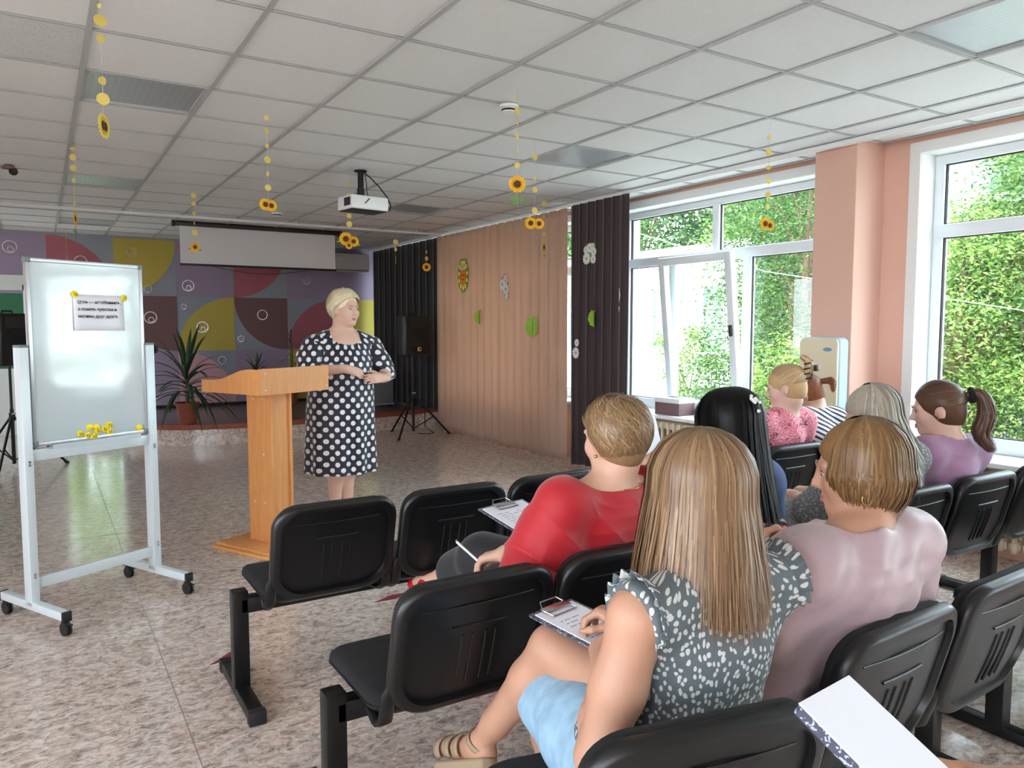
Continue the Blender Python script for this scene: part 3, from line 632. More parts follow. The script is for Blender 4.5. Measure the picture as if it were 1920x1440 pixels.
# ================================================================ LOUDSPEAKERS
def loudspeaker(x, y, rz, zb, lb, lbs):
    st = thing('speaker_stand', lbs, 'stand', (x, y, 0), rz, 'tripod speaker stands')
    bm = B(); cyl(bm, (0, 0, 0.06), (0, 0, 0.62), 0.018, n=12); cyl(bm, (0, 0, 0.6), (0, 0, zb+0.02), 0.013, n=12); done('pole', bm, M['black_metal'], st)
    bm = B(); cyl(bm, (0, 0, 0.50), (0, 0, 0.58), 0.028, n=12); done('collar', bm, M['black_plastic'], st)
    bm = B(); bx(bm, (-0.02, -0.034, 0.565), (0.02, -0.026, 0.58)); done('collar_band', bm, M['alu'], st)
    for k in range(3):
        an = R(-145+120*k); d = Vector((math.cos(an), math.sin(an), 0))
        bm = B(); tube(bm, [d*0.025+Vector((0, 0, 0.53)), d*0.48+Vector((0, 0, 0.014))], 0.013, 8); l_ = done('leg', bm, M['black_metal'], st)
        bm = B(); tube(bm, [d*0.46+Vector((0, 0, 0.03)), d*0.495+Vector((0, 0, 0.002))], 0.017, 8); done('rubber_foot', bm, M['rubber'], l_)
        bm = B(); tube(bm, [d*0.02+Vector((0, 0, 0.10)), d*0.27+Vector((0, 0, 0.25))], 0.008, 6); done('brace', bm, M['black_metal'], l_)
    sp = thing('loudspeaker', lb, 'loudspeaker', (x, y, zb), rz, 'loudspeakers')
    bm = B(); prism(bm, [(-0.20, -0.15), (0.20, -0.15), (0.20, 0.03), (0.13, 0.16), (-0.13, 0.16), (-0.20, 0.03)], 0, 0.52); bev(done('cabinet', bm, M['black_plastic'], sp), 0.015)
    bm = B(); lathe(bm, [(0.0, 0.012), (0.10, 0.012), (0.155, 0.006), (0.162, 0.0)], 28, Matrix.Translation((0, -0.15, 0.19)) @ Euler((PI/2, 0, 0)).to_matrix().to_4x4()); done('woofer_grill', bm, M['speaker_grill'], sp)
    bm = B(); bx(bm, (-0.15, -0.158, 0.375), (0.15, -0.148, 0.49), 0.01); done('horn', bm, M['dark_gap'], sp)
    bm = B(); tube(bm, [(0.175*math.cos(R(a)), -0.155, 0.19+0.175*math.sin(R(a))) for a in range(30, 151, 10)], 0.006, 6); done('rim', bm, M['black_metal'], sp)
    bm = B(); bx(bm, (-0.025, -0.168, 0.06), (0.025, -0.16, 0.11)); bd = done('badge', bm, M['gold_paper'], sp)
    bm = B(); bx(bm, (-0.006, -0.170, 0.070), (0.016, -0.167, 0.100)); done('badge_mark', bm, M['ink'], bd)
    bm = B(); tube(bm, [(-0.06, 0, 0.515), (-0.05, 0, 0.545), (0.05, 0, 0.545), (0.06, 0, 0.515)], 0.01, 6); done('handle', bm, M['black_plastic'], sp)
loudspeaker(4.19, 9.24, R(8), 1.07, 'black loudspeaker with a small gold badge before the black curtain', 'black tripod stand holding the loudspeaker by the beige curtain')
loudspeaker(-0.27, 9.15, R(40), 1.06, 'black loudspeaker half hidden behind the whiteboard', 'black tripod stand half hidden behind the whiteboard')
c = thing('amplifier_cabinet', 'grey wheeled cabinet with blue logo on the stage before the black curtain', 'cabinet', (4.22, 10.6, 0.256), R(5))
bm = B(); bx(bm, (-0.20, -0.15, 0.05), (0.20, 0.15, 0.50), 0.012); done('body', bm, M['grey_case'], c)
bm = B(); bx(bm, (-0.20, -0.14, 0.50), (0.20, 0.14, 0.58), 0.02); done('lid', bm, M['dark_gap'], c)
bm = B(); bx(bm, (-0.205, -0.155, 0.045), (0.205, 0.155, 0.06)); done('base_trim', bm, M['alu'], c)
mk('logo_blue', (70, 110, 200), 0.4)
bm = B(); tube(bm, [(-0.02+0.03*math.cos(R(a)), -0.152, 0.42+0.03*math.sin(R(a))) for a in range(0, 360, 20)], 0.004, 5, closed=True); done('logo', bm, M['logo_blue'], c)
for x in (-0.16, 0.16):
    for y in (-0.11, 0.11):
        bm = B(); cyl(bm, (x-0.012, y, 0.024), (x+0.012, y, 0.024), 0.024, n=12); bx(bm, (x-0.014, y-0.014, 0.02), (x+0.014, y+0.014, 0.05)); done('caster', bm, M['rubber'], c)
bm = B(); tube(bm, [(4.30, 9.32, 0.008), (4.42, 9.2, 0.008), (4.52, 9.3, 0.008), (4.58, 9.5, 0.008), (4.6, 9.75, 0.03), (4.62, 9.8, 0.6)], 0.006, 6); tag(done('speaker_cable', bm, M['rubber']), 'black cable trailing from the loudspeaker stand to the curtain', 'cable')

# ================================================================ PLANTS ON THE STAGE
def leaf_mesh(bm, base, az, L, w, lift, droop, n=9, fold=0.25):
    d = Vector((math.cos(az), math.sin(az), 0)); side = Vector((-d.y, d.x, 0)); prev = None
    for k in range(n+1):
        t = k/n
        p = Vector(base)+d*(L*(t*math.cos(lift)+0.02))+Vector((0, 0, L*(t*math.sin(lift)-droop*t**2.2)))
        ww = w*(0.5+1.2*t if t < 0.35 else (0.92*(1-((t-0.35)/0.65)**1.8)+0.02))
        a = bm.verts.new(p+side*ww+Vector((0, 0, fold*ww))); b = bm.verts.new(p); c = bm.verts.new(p-side*ww+Vector((0, 0, fold*ww)))
        if prev:
            bm.faces.new((prev[0], prev[1], b, a)); bm.faces.new((prev[1], prev[2], c, b))
        prev = (a, b, c)
def potted(name, label, x, y, z, pr, ph, leaves, seed, L0, w0, potm='terracotta', stem=0.3):
    rs = random.Random(seed); t = thing(name, label, 'plant', (x, y, z))
    bm = B(); lathe(bm, [(0.0, 0), (pr*0.78, 0), (pr*0.98, ph*0.86), (pr*1.06, ph*0.86), (pr*1.08, ph), (pr*0.98, ph), (pr*0.95, ph*0.9), (0, ph*0.9)], 28); done('pot', bm, M[potm], t)
    bm = B(); lathe(bm, [(0, ph*0.93), (pr*0.93, ph*0.92)], 20); done('soil', bm, M['soil'], t)
    bm = B(); tube(bm, [(0, 0, ph*0.85), (0.006, 0, ph+stem*0.6), (0, 0.004, ph+stem)], [0.025, 0.018, 0.012], 8); done('stem', bm, M['leaf_dark'], t)
    for k in range(leaves):
        f = k/leaves; az = k*2.39996+rs.uniform(-.2, .2)
        bm = B(); leaf_mesh(bm, (0, 0, ph+stem*(0.15+0.85*f)), az, L0*(0.75+0.4*rs.random()), w0*(0.8+0.4*rs.random()), R(8+68*f**1.6+rs.uniform(-8, 8)), (0.75*(1-f)**0.8+0.10)*rs.uniform(0.8, 1.2))
        sol(done('leaf', bm, M['leaf_dark'], t), 0.002)
    return t
potted('potted_plant', 'tall spiky leaved plant in a terracotta pot on the stage edge', 1.52, 10.06, 0.256, 0.135, 0.26, 46, 4, 0.72, 0.026, stem=0.42)
potted('potted_plant', 'low dark leafed pot plant behind the lectern on the stage', 2.62, 11.2, 0.256, 0.11, 0.30, 26, 6, 0.34, 0.02, stem=0.30)
potted('potted_plant', 'slender dark leaved plant on the stage behind the standing woman', 3.27, 11.7, 0.256, 0.10, 0.45, 16, 9, 0.22, 0.014, stem=0.62)

# ================================================================ FOIL RINGS ON THE MURAL
mk('foil', (214, 216, 222), 0.25, metal=0.8)
for k, (x, z, r, m, inner) in enumerate(((-0.29, 2.5, 0.085, 'foil', 1), (0.52, 2.34, 0.085, 'foil', 1), (1.35, 1.99, 0.055, 'foil', 0), (1.16, 2.5, 0.065, 'foil', 0), (1.89, 2.05, 0.085, 'foil', 1), (1.82, 1.74, 0.042, 'foil', 1),
        (1.37, 1.58, 0.088, 'foil', 1), (2.07, 1.44, 0.085, 'foil', 1), (2.62, 1.26, 0.05, 'foil', 1), (2.34, 0.94, 0.06, 'foil', 0), (3.65, 2.19, 0.075, 'foil', 1), (2.03, 0.47, 0.08, 'foil', 0), (2.95, 1.63, 0.08, 'foil', 0), (2.54, 1.89, 0.016, 'foil', 0))):
    t = thing('foil_ring', 'silver foil ring on the mural', 'wall decoration', (x, YB-0.006, z), 0, 'foil rings on the mural')
    ex = {0: 'lilac square over the doorway', 1: 'red quarter above the whiteboard', 2: 'grey square below the yellow quarter', 3: 'upper yellow quarter', 4: 'lilac quarter under the projection screen', 5: 'grey corner over the lower yellow quarter', 6: 'brown quarter beside the whiteboard', 7: 'lower yellow quarter above the plant', 8: 'grey strip beside the lower yellow quarter', 9: 'lilac square above the lectern', 10: 'lilac square near the air conditioner', 11: 'pink quarter behind the plant', 12: 'brown quarter near the standing woman', 13: 'meeting point of four mural squares, tiny'}[k]
    t['label'] = 'silver'+(' double' if inner else ' plain')+' foil ring on the '+ex
    def ann(ro, ri, cx, cz, nm, par):
        bm = B(); n = 28; rings = []
        for (rr, y) in ((ri, -0.004), (ri, 0.003), (ro, 0.003), (ro, -0.004)): rings.append([bm.verts.new((cx+rr*math.cos(2*PI*j/n), y, cz+rr*math.sin(2*PI*j/n))) for j in range(n)])
        for q in range(4):
            A_, C_ = rings[q], rings[(q+1) % 4]
            for j in range(n): bm.faces.new((A_[j], A_[(j+1) % n], C_[(j+1) % n], C_[j]))
        return done(nm, bm, M[m], par)
    ann(r, r*0.84, 0, 0, 'outer_ring', t)
    if inner: ann(r*0.46, r*0.33, 0.1*r, -0.36*r, 'inner_ring', t)
# ================================================================ SUNFLOWER GARLANDS
def flower_parts(t, c, r, M_, pm='petal', hr=0.42, n=16, leaves=0, stem=False):
    """a flat cut-out sunflower in the local xz plane, two layers of petals round a dark heart"""
    fl = B()
    for lay, (rr, off, yy) in enumerate(((1.0, 0, 0.0006), (0.86, PI/n, -0.0012))):
        for k in range(n):
            a = 2*PI*k/n+off; ca, sa = math.cos(a), math.sin(a); w = 0.20*r
            pts = [(0.3*r*ca-w*0.6*-sa, 0.3*r*sa-w*0.6*ca), (0.72*rr*r*ca+w*-sa*-1, 0.72*rr*r*sa-w*ca), (rr*r*ca, rr*r*sa), (0.72*rr*r*ca-w*sa, 0.72*rr*r*sa+w*ca), (0.3*r*ca-w*0.6*sa, 0.3*r*sa+w*0.6*ca)]
            pts[0] = (0.3*r*ca+w*0.6*sa, 0.3*r*sa-w*0.6*ca); pts[1] = (0.72*rr*r*ca+w*sa, 0.72*rr*r*sa-w*ca)
            va = [fl.verts.new((c[0]+x, yy-0.0006, c[1]+z)) for x, z in pts]; vb = [fl.verts.new((c[0]+x, yy+0.0006, c[1]+z)) for x, z in pts]
            fl.faces.new(va); fl.faces.new(list(reversed(vb)))
            for q in range(5): fl.faces.new((va[q], vb[q], vb[(q+1) % 5], va[(q+1) % 5]))
    f = done('petals', fl, M[pm], t)
    h = B(); lathe(h, [(0, 0.004), (hr*r*0.8, 0.003), (hr*r, 0.0015), (hr*r, -0.0025), (hr*r*0.8, -0.004), (0, -0.005)], 16, Matrix.Translation((c[0], 0, c[1])) @ Euler((PI/2, 0, 0)).to_matrix().to_4x4()); done('flower_heart', h, M['flower_heart'], t)
    if leaves or stem:
        l = B()
        if stem: tube(l, [(c[0], 0, c[1]-0.7*r), (c[0]-0.1*r, 0, c[1]-2.6*r)], 0.0022, 5)
        for a, sc in (((200, 1.1), (330, 1.25)) if not stem else ((195, 0.9), (-15, 1.0), (185, 0.6))):
            base = Vector((c[0], 0, c[1])) if not stem else Vector((c[0]-0.05*r, 0, c[1]-(1.5 if sc > 0.7 else 2.0)*r))
            d = Vector((math.cos(R(a)), 0, math.sin(R(a)))); s_ = Vector((-d.z, 0, d.x)); r0 = 0.75*r if not stem else 0; ln = r*0.55*sc if not stem else r*sc
            pts = [base+d*(r0), base+d*(r0+ln*0.45)+s_*ln*0.3, base+d*(r0+ln), base+d*(r0+ln*0.45)-s_*ln*0.3]
            va = [l.verts.new(p+Vector((0, 0.002, 0))) for p in pts]; vb = [l.verts.new(p+Vector((0, 0.0035, 0))) for p in pts]
            l.faces.new(va); l.faces.new(list(reversed(vb)))
            for q in range(4): l.faces.new((va[q], vb[q], vb[(q+1) % 4], va[(q+1) % 4]))
        done('paper_leaf', l, M['green_paper'], t)
def garland(x, y, zb, yaw, discs, flowers, label, pale=False):
    """discs: (height above zb, radius, disc yaw, dark?) ; flowers: (dx, dz above zb, r, leaves, stem)"""
    t = thing('sunflower_garland', label, 'garland', (x, y, 0), yaw-math.atan2(x, y), 'sunflower garlands hanging from the ceiling')
    zt = ZC-0.004
    bm = B(); tube(bm, [(0, 0, zb+0.02), (0, 0, zt)], 0.0008, 4); done('thread', bm, M['thread'], t)
    for (h, r, dy, dk) in discs:
        bm = B(); lathe(bm, [(0, 0.001), (r, 0.001), (r, -0.001), (0, -0.001)], 18, Matrix.Translation((0, 0, zb+h)) @ Euler((PI/2+0.12*math.sin(h*37), 0, 0)).to_matrix().to_4x4()); o = done('paper_disc', bm, M['gold_paper'], t); o.rotation_euler.z = 0; 
        o.rotation_euler = (0, 0, dy)
    for (dx, dz, r, lv, st) in flowers:
        flower_parts(t, (dx, zb+dz), r, None, 'petal_pale' if pale else 'petal', leaves=lv, stem=st)
    return t
FY = 0.0        # 0 = the flower faces the audience's camera end of the room
garland(0.25, 3.46, 2.19, FY+1.22, [(0.51, 0.010, 1.2, 0), (0.455, 0.024, -1.0, 0), (0.385, 0.018, -0.6, 0), (0.225, 0.017, -0.5, 0), (0.155, 0.024, -1.1, 0)], [(-0.012, 0.05, 0.048, 0, 0), (0.012, 0.05, 0.046, 0, 0)], 'garland of gold discs ending in two pale sunflowers, beside the grey light panel', True)
garland(0.25, 6.33, 2.12, FY+1.35, [(0.61*k, 0.021, 0.3-1.35, 0) for k in ()]+[(0.60, 0.02, -1.3, 0), (0.53, 0.022, -1.2, 0), (0.455, 0.021, -1.35, 0), (0.37, 0.02, -0.4, 1), (0.21, 0.018, -0.2, 0)], [(0, 0.10, 0.055, 1, 1)], 'garland turned edge-on, hanging before the ceiling pipe above the whiteboard')
garland(1.24, 7.49, 2.12, FY+0.1, [(0.63, 0.014, 0.9, 0), (0.52, 0.024, 0.1, 0), (0.445, 0.02, 0.2, 0), (0.355, 0.022, 0.7, 0), (0.27, 0.012, 1.0, 0), (0.185, 0.026, 0.1, 0)], [(0, 0.055, 0.046, 1, 0)], 'garland with one sunflower hanging before the edge of the projection screen')
garland(1.17, 4.59, 2.12, FY+0.35, [(0.54, 0.016, 0.2, 0), (0.465, 0.018, 0.6, 0), (0.38, 0.014, 0.4, 0), (0.30, 0.020, 0.1, 0), (0.22, 0.014, 0.8, 0), (0.14, 0.019, 0.0, 0)], [(-0.018, 0.042, 0.038, 1, 0), (0.018, 0.038, 0.036, 1, 0)], 'garland ending in twin overlapping sunflowers, above the lectern')
garland(2.28, 6.30, 2.12, FY+0.05, [(0.62, 0.020, 0.4, 0), (0.53, 0.018, 1.0, 0), (0.44, 0.022, 0.2, 0), (0.27, 0.021, 0.1, 0), (0.20, 0.026, 0.0, 0)], [(-0.03, 0.075, 0.062, 1, 0), (0.035, 0.055, 0.048, 1, 0), (-0.005, 0.02, 0.034, 0, 0)], 'garland ending in a bunch of three sunflowers below the projector')
garland(3.42, 7.97, 2.12, FY+1.50, [(0.66, 0.026, -1.4, 0), (0.27, 0.030, -1.4, 0), (0.19, 0.022, -0.6, 0)], [(0, 0.07, 0.05, 0, 0)], 'garland seen edge-on before the black stage curtain')
garland(4.06, 8.52, 2.12, FY+0.0, [(0.62, 0.02, 0.9, 0), (0.24, 0.018, 1.0, 0), (0.16, 0.026, 0.7, 0)], [(0, 0.055, 0.056, 0, 0)], 'garland with one small sunflower before the edge of the black stage curtain')
garland(2.22, 3.52, 2.10, FY+0.0, [(0.57, 0.015, 1.4, 0), (0.50, 0.020, 0.8, 0), (0.44, 0.018, 1.4, 0), (0.37, 0.020, 1.2, 0), (0.295, 0.018, 1.3, 0), (0.215, 0.016, 0.3, 0)], [(0, 0.115, 0.050, 1, 1)], 'garland ending in a tall stemmed sunflower with green leaves')
garland(2.91, 4.39, 2.11, FY+0.15, [(0.49, 0.022, 0.5, 0), (0.41, 0.012, 1.3, 0), (0.34, 0.022, 1.2, 0), (0.27, 0.020, 0.2, 0), (0.13, 0.024, 0.5, 0)], [(-0.028, 0.045, 0.044, 0, 0), (0.03, 0.043, 0.04, 0, 0)], 'garland ending in a side by side pair of sunflowers before the beige curtain')
garland(4.32, 6.35, 2.12, FY+1.15, [(0.55, 0.028, -1.1, 0), (0.42, 0.018, -0.3, 1), (0.25, 0.020, -0.4, 1)], [(0, 0.12, 0.055, 0, 0), (0, 0.035, 0.02, 0, 0)], 'garland with a pale sunflower turned edge-on before the beige curtain', True)
garland(3.83, 3.19, 2.02, FY+0.6, [(0.58, 0.016, 0.2, 0), (0.49, 0.022, 0.1, 0), (0.40, 0.014, -0.4, 0), (0.32, 0.020, 0.2, 0), (0.235, 0.018, -0.2, 0), (0.165, 0.017, 0.3, 1)], [(-0.014, 0.06, 0.042, 1, 0), (0.02, 0.05, 0.036, 1, 0)], 'garland ending in two sunflowers hanging before the open window')
garland(0.33, 11.05, 2.28, FY+1.45, [(0.32, 0.03, 0.0, 1), (0.25, 0.03, 0, 1), (0.17, 0.035, 0, 1), (0.02, 0.04, 0, 1)], [], 'thin flowerless garland of edge-on discs before the mural above the whiteboard')

# ================================================================ PAPER CUT-OUTS ON THE CURTAINS
# each faces the room (-x); local frame: X = -y world (to the viewer's right), Z up
def cutout(name, label, y, z, x=4.672, tw=0.0, sc=0.8):
    t = thing(name, label, 'paper decoration', (x, y, z), -PI/2+tw, 'paper cut-outs pinned on the curtains'); t.scale = (sc, sc, sc); return t
def plate(bm, poly, y0, y1): prism(bm, poly, y0, y1, Matrix(((1, 0, 0, 0), (0, 0, 1, 0), (0, 1, 0, 0), (0, 0, 0, 1))))
def daisy(t, c, r, n=13):
    bm = B()
    for k in range(n):
        a = 2*PI*k/n; ca, sa = math.cos(a), math.sin(a); w = 0.21*r
        plate(bm, [(c[0]+0.15*r*ca, c[1]+0.15*r*sa), (c[0]+0.7*r*ca+w*sa, c[1]+0.7*r*sa-w*ca), (c[0]+0.95*r*ca+0.6*w*sa, c[1]+0.95*r*sa-0.6*w*ca), (c[0]+r*ca, c[1]+r*sa), (c[0]+0.95*r*ca-0.6*w*sa, c[1]+0.95*r*sa+0.6*w*ca), (c[0]+0.7*r*ca-w*sa, c[1]+0.7*r*sa+w*ca)], -0.002-0.0006*(k % 3), 0.0005)
    done('daisy_petals', bm, M['daisy_white'], t)
    bm = B(); ball(bm, (c[0], -0.003, c[1]), (0.24*r, 0.004, 0.24*r), None, 12, 8); done('daisy_heart', bm, M['daisy_heart'], t)
t = cutout('flower_cutout', 'smiling orange faced flower cut-out pinned on the beige curtain', 8.72, 2.11, sc=0.68)
bm = B(); n = 11
for k in range(n):
    a = 2*PI*k/n+0.14; ca, sa = math.cos(a), math.sin(a)
    plate(bm, [(0.10*ca, 0.16*sa), (0.17*ca+0.05*sa, 0.25*sa-0.05*ca), (0.21*ca, 0.30*sa), (0.17*ca-0.05*sa, 0.25*sa+0.05*ca)], -0.001-0.0005*(k % 2), 0.001)
done('petals', bm, M['petal_pale'], t)
bm = B(); plate(bm, [(0.215*math.cos(R(a))*(1+0.05*math.sin(R(a)*7)), 0.32*math.sin(R(a))*(1+0.04*math.sin(R(a)*7))) for a in range(0, 360, 8)], 0.001, 0.003); done('backing', bm, M['green_paper'], t)
bm = B(); plate(bm, [(0.125*math.cos(R(a)), -0.02+0.17*math.sin(R(a))) for a in range(0, 360, 12)], -0.004, 0.0); fc = done('face', bm, M['orange_face'], t)
bm = B()
for s in (-1, 1): ball(bm, (s*0.045, -0.005, 0.0), (0.016, 0.002, 0.022), None, 8, 6)
tube(bm, [(0.055*math.sin(R(a)), -0.005, -0.05-0.04*math.cos(R(a))) for a in range(-70, 71, 20)], 0.005, 5); done('smile', bm, M['ink'], fc)
bm = B()
for k in range(5): tube(bm, [(-0.09+0.04*k, -0.005, 0.10), (-0.10+0.045*k, -0.005, 0.17), (-0.075+0.04*k, -0.005, 0.10)], 0.006, 5)
done('fringe', bm, M['daisy_white'], fc)
t = cutout('daisy_cutout', 'cluster of white daisies cut from paper on the beige curtain', 7.70, 1.92)
for c_, r in (((-0.05, 0.03), 0.085), ((0.04, 0.08), 0.06), ((0.05, -0.04), 0.085), ((0.03, 0.12), 0.05), ((0.07, -0.14), 0.05)): daisy(t, c_, r, 11)
bm = B(); plate(bm, [(-0.12, 0.08), (0.02, 0.19), (0.11, 0.05), (0.12, -0.18), (0.04, -0.19), (-0.05, -0.05)], 0.001, 0.003); done('backing', bm, M['grey_print'], t)
t = cutout('daisy_cutout', 'square white daisy bouquet cut-out high on the brown curtain', 6.06, 2.17, sc=0.72)
for c_, r in (((-0.07, -0.06), 0.085), ((0.0, 0.08), 0.07), ((-0.09, 0.06), 0.05), ((0.09, 0.02), 0.06), ((0.08, -0.08), 0.06), ((0.06, 0.10), 0.045)): daisy(t, c_, r, 12)
bm = B(); plate(bm, [(-0.11, 0.13), (0.12, 0.14), (0.13, -0.13), (-0.10, -0.12)], 0.001, 0.003); done('backing', bm, M['green_paper'], t)
t = cutout('daisy_cutout', 'small paired daisy cut-out where beige and brown curtains meet', 6.28, 1.22)
for c_, r in (((0.0, -0.05), 0.075), ((0.02, 0.08), 0.05)): daisy(t, c_, r, 11)
def leaf_cut(label, y, z, r, m, fold, tw=0.0):
    t = cutout('leaf_cutout', label, y, z, 4.668, tw)
    for s in (-1, 1):
        bm = B(); pts = [(0, -r), (s*r*0.55, -r*0.75), (s*r*0.85, -r*0.1), (s*r*0.7, r*0.5), (s*r*0.35, r*0.95), (0, r*0.72)]
        prism(bm, [(p[0], p[1]) for p in (pts if s > 0 else pts[::-1])], 0, 0.0015, Matrix.Rotation(s*fold, 4, 'Z') @ Matrix(((1, 0, 0, 0), (0, 0, 1, 0), (0, 1, 0, 0), (0, 0, 0, 1)))); done('leaf_half', bm, M[m], t)
    bm = B()
    for k in range(5): tube(bm, [(0, -0.002, -r*0.8+0.3*r*k), (0.0, -0.003, -r*0.5+0.3*r*k)], 0.003, 5)
    tube(bm, [(0, 0, r*0.7), (0.02, 0, r*0.95)], 0.004, 5); done('vein', bm, M['green_paper'], t)
leaf_cut('small folded pale green leaf cut-out on the beige curtain', 8.27, 1.57, 0.12, 'lime_paper', -0.7)
leaf_cut('bright green veined leaf cut-out low on the beige curtain', 7.08, 1.45, 0.15, 'lime_paper', -0.2, 0.2)
leaf_cut('yellow green leaf cut-out bent on the brown curtain', 5.97, 1.53, 0.11, 'lime_paper', -1.1, 0.3)
t = cutout('feather_cutout', 'thin white feather cut-out on the brown curtain edge', 5.60, 1.70)
bm = B(); tube(bm, [(0, -0.002, 0.14), (0.012, -0.004, 0.05), (0.0, -0.002, -0.02)], [0.004, 0.012, 0.003], 6, flat=0.3); tube(bm, [(0.005, -0.002, -0.08), (0, -0.003, -0.14)], [0.010, 0.003], 6, flat=0.3); done('feather', bm, M['daisy_white'], t)

# ================================================================ RADIATORS, WALL UNIT, BOX ON THE SILL
def radiator(y0, n, label):
    t = thing('radiator', label, 'radiator', (XW-0.085, y0, 0), 0, 'column radiators under the windows')
    bm = B()
    for s in (-1, 1): bx(bm, (s*0.042-0.016, -0.030, 0.10), (s*0.042+0.016, 0.030-0.034, 0.52), 0.008, 1)
    bx(bm, (-0.062, -0.034, 0.48), (0.062, -0.0, 0.555), 0.012, 2); bx(bm, (-0.058, -0.034, 0.07), (0.058, -0.0, 0.145), 0.012, 2); bx(bm, (-0.03, -0.05, 0.49), (0.03, 0.02, 0.54)); bx(bm, (-0.03, -0.05, 0.09), (0.03, 0.02, 0.13))
    o = done('section', bm, M['radiator'], t); me = o.data
    for k in range(1, n): link('section', me, None, t, (0, k*0.078, 0))
    bm = B(); tube(bm, [(0, 0, 0.10), (0, -0.15, 0.10), (0.05, -0.2, 0.10)], 0.014, 8); tube(bm, [(0, 0, 0.51), (0, -0.15, 0.51), (0.05, -0.2, 0.51)], 0.014, 8); done('pipe', bm, M['radiator'], t)
    bm = B()
    for k in (1, n-2): bx(bm, (-0.04, k*0.078-0.03, 0), (0.04, k*0.078-0.01, 0.09))
    done('bracket', bm, M['radiator'], t)
radiator(1.0, 24, 'cream cast iron radiator behind the bench of the lilac top woman')
radiator(4.0, 25, 'cream cast iron radiator under the open tilted window')
radiator(9.40, 8, 'pale radiator glimpsed between the beige and black curtains')
u = thing('wall_unit', 'cream air disinfection unit with pale blue edges on the pillar', 'air purifier', (4.72, 3.41, 1.085))
bm = B(); prism(bm, rrect(0.32, 0.58, 0.04, 5), -0.06, 0.045, Matrix(((0, 0, -1, 0), (1, 0, 0, 0), (0, 1, 0, 0), (0, 0, 0, 1)))); bev(done('shell', bm, M['pale_blue_edge'], u), 0.012)
bm = B(); prism(bm, rrect(0.306, 0.562, 0.035, 5), 0.04, 0.062, Matrix(((0, 0, -1, 0), (1, 0, 0, 0), (0, 1, 0, 0), (0, 0, 0, 1)))); bev(done('front_cover', bm, M['cream_panel'], u), 0.006)
bm = B(); prism(bm, [(-0.075+0.035*math.cos(R(a)), 0.205+0.014*math.sin(R(a))) for a in range(0, 360, 15)], 0.061, 0.0635, Matrix(((0, 0, -1, 0), (1, 0, 0, 0), (0, 1, 0, 0), (0, 0, 0, 1)))); mk('badge_blue', (110, 150, 180), 0.4); done('badge', bm, M['badge_blue'], u)
b = thing('cardboard_box', 'brown box with a white lid standing on the window sill', 'box', (5.09, 5.27, SZ), R(4))
bm = B(); bx(bm, (-0.11, -0.15, 0), (0.10, 0.15, 0.115), 0.003); done('box_body', bm, M['brown_box'], b)
bm = B(); bx(bm, (-0.115, -0.155, 0.115), (0.105, 0.155, 0.16), 0.004); done('lid', bm, M['white_plastic'], b)
bm = B(); bx(bm, (0.0, -0.02, 0.16), (0.05, 0.09, 0.164)); done('slot', bm, M['dark_gap'], b)
# dark red floor markers
mk('marker_red', (120, 40, 56), 0.5)
for x, y, rz, lb in ((0.66, 3.42, 0.5, 'dark red floor sticker under the empty bench end'), (1.55, 3.72, 0.2, 'small dark red floor sticker beyond the empty bench')):
    bm = B(); prism(bm, [(-0.11, 0), (0, -0.035), (0.11, 0.0), (0.02, 0.03)], 0.0004, 0.0016); o = tag(done('floor_sticker', bm, M['marker_red']), lb, 'sticker', 'floor stickers'); o.location = (x, y, 0); o.rotation_euler.z = rz

# ================================================================ OUTSIDE
GZ = -0.9
mk('yard', (176, 176, 166), 0.95, var=0.15, vscale=0.6); mk('house_white', (226, 228, 228), 0.8, var=0.04); mk('house_blue', (150, 160, 178), 0.8, var=0.05); mk('roof_edge', (150, 140, 136), 0.7); mk('dark_pane', (90, 120, 110), 0.1); mk('bark', (104, 84, 68), 0.9, var=0.3, vscale=12)
bm = B(); bx(bm, (EX, -60, GZ-0.3), (90, 70, GZ)); bx(bm, (-60, -60, GZ-0.3), (EX, 70, GZ-0.05)); tag(done('ground', bm, M['yard']), 'pale paved yard outside the windows', None, None, 'structure')
h = thing('annex_building', 'white single storey building wing with a flat roof seen through the open window', 'building', (14, 12.2, GZ))
bm = B(); bx(bm, (0, 0, 0), (6, 14, 4.05)); done('wall', bm, M['house_white'], h)
bm = B(); bx(bm, (-0.45, -0.45, 4.05), (6.3, 14.2, 4.32)); rf = done('roof', bm, M['house_white'], h)
bm = B(); bx(bm, (-0.40, -0.40, 4.0), (6.2, 14.2, 4.06)); done('soffit', bm, M['roof_edge'], rf)
for y in (0.7, 2.4, 4.0, 6.2, 8.4, 10.6):
    wd = 0.62 if y < 2 else 0.72
    bm = B(); bx(bm, (-0.05, y, 1.66), (0.1, y+wd, 1.72)); bx(bm, (-0.05, y, 2.78), (0.1, y+wd, 2.84)); bx(bm, (-0.05, y-0.05, 1.6), (0.1, y, 3.35)); bx(bm, (-0.05, y+wd, 1.6), (0.1, y+wd+0.05, 3.35)); bx(bm, (-0.05, y-0.05, 3.3), (0.1, y+wd+0.05, 3.36)); wn = done('window', bm, M['white_plastic'], h)
    bm = B(); bx(bm, (-0.01, y, 1.7), (0.02, y+wd, 3.3)); done('pane', bm, M['dark_pane'], wn)
    bm = B(); bx(bm, (-0.1, y-0.08, 1.58), (0.05, y+wd+0.08, 1.64)); done('sill', bm, M['house_white'], wn)
h = thing('far_building', 'tall blue grey building beyond the trees with white framed windows', 'building', (30, 8, GZ))
bm = B(); bx(bm, (0, 0, 0), (10, 10.5, 11.6)); done('wall', bm, M['house_blue'], h)
bm = B(); bx(bm, (-0.4, -0.4, 11.6), (10.4, 10.9, 12.0)); done('roof', bm, M['roof_edge'], h)
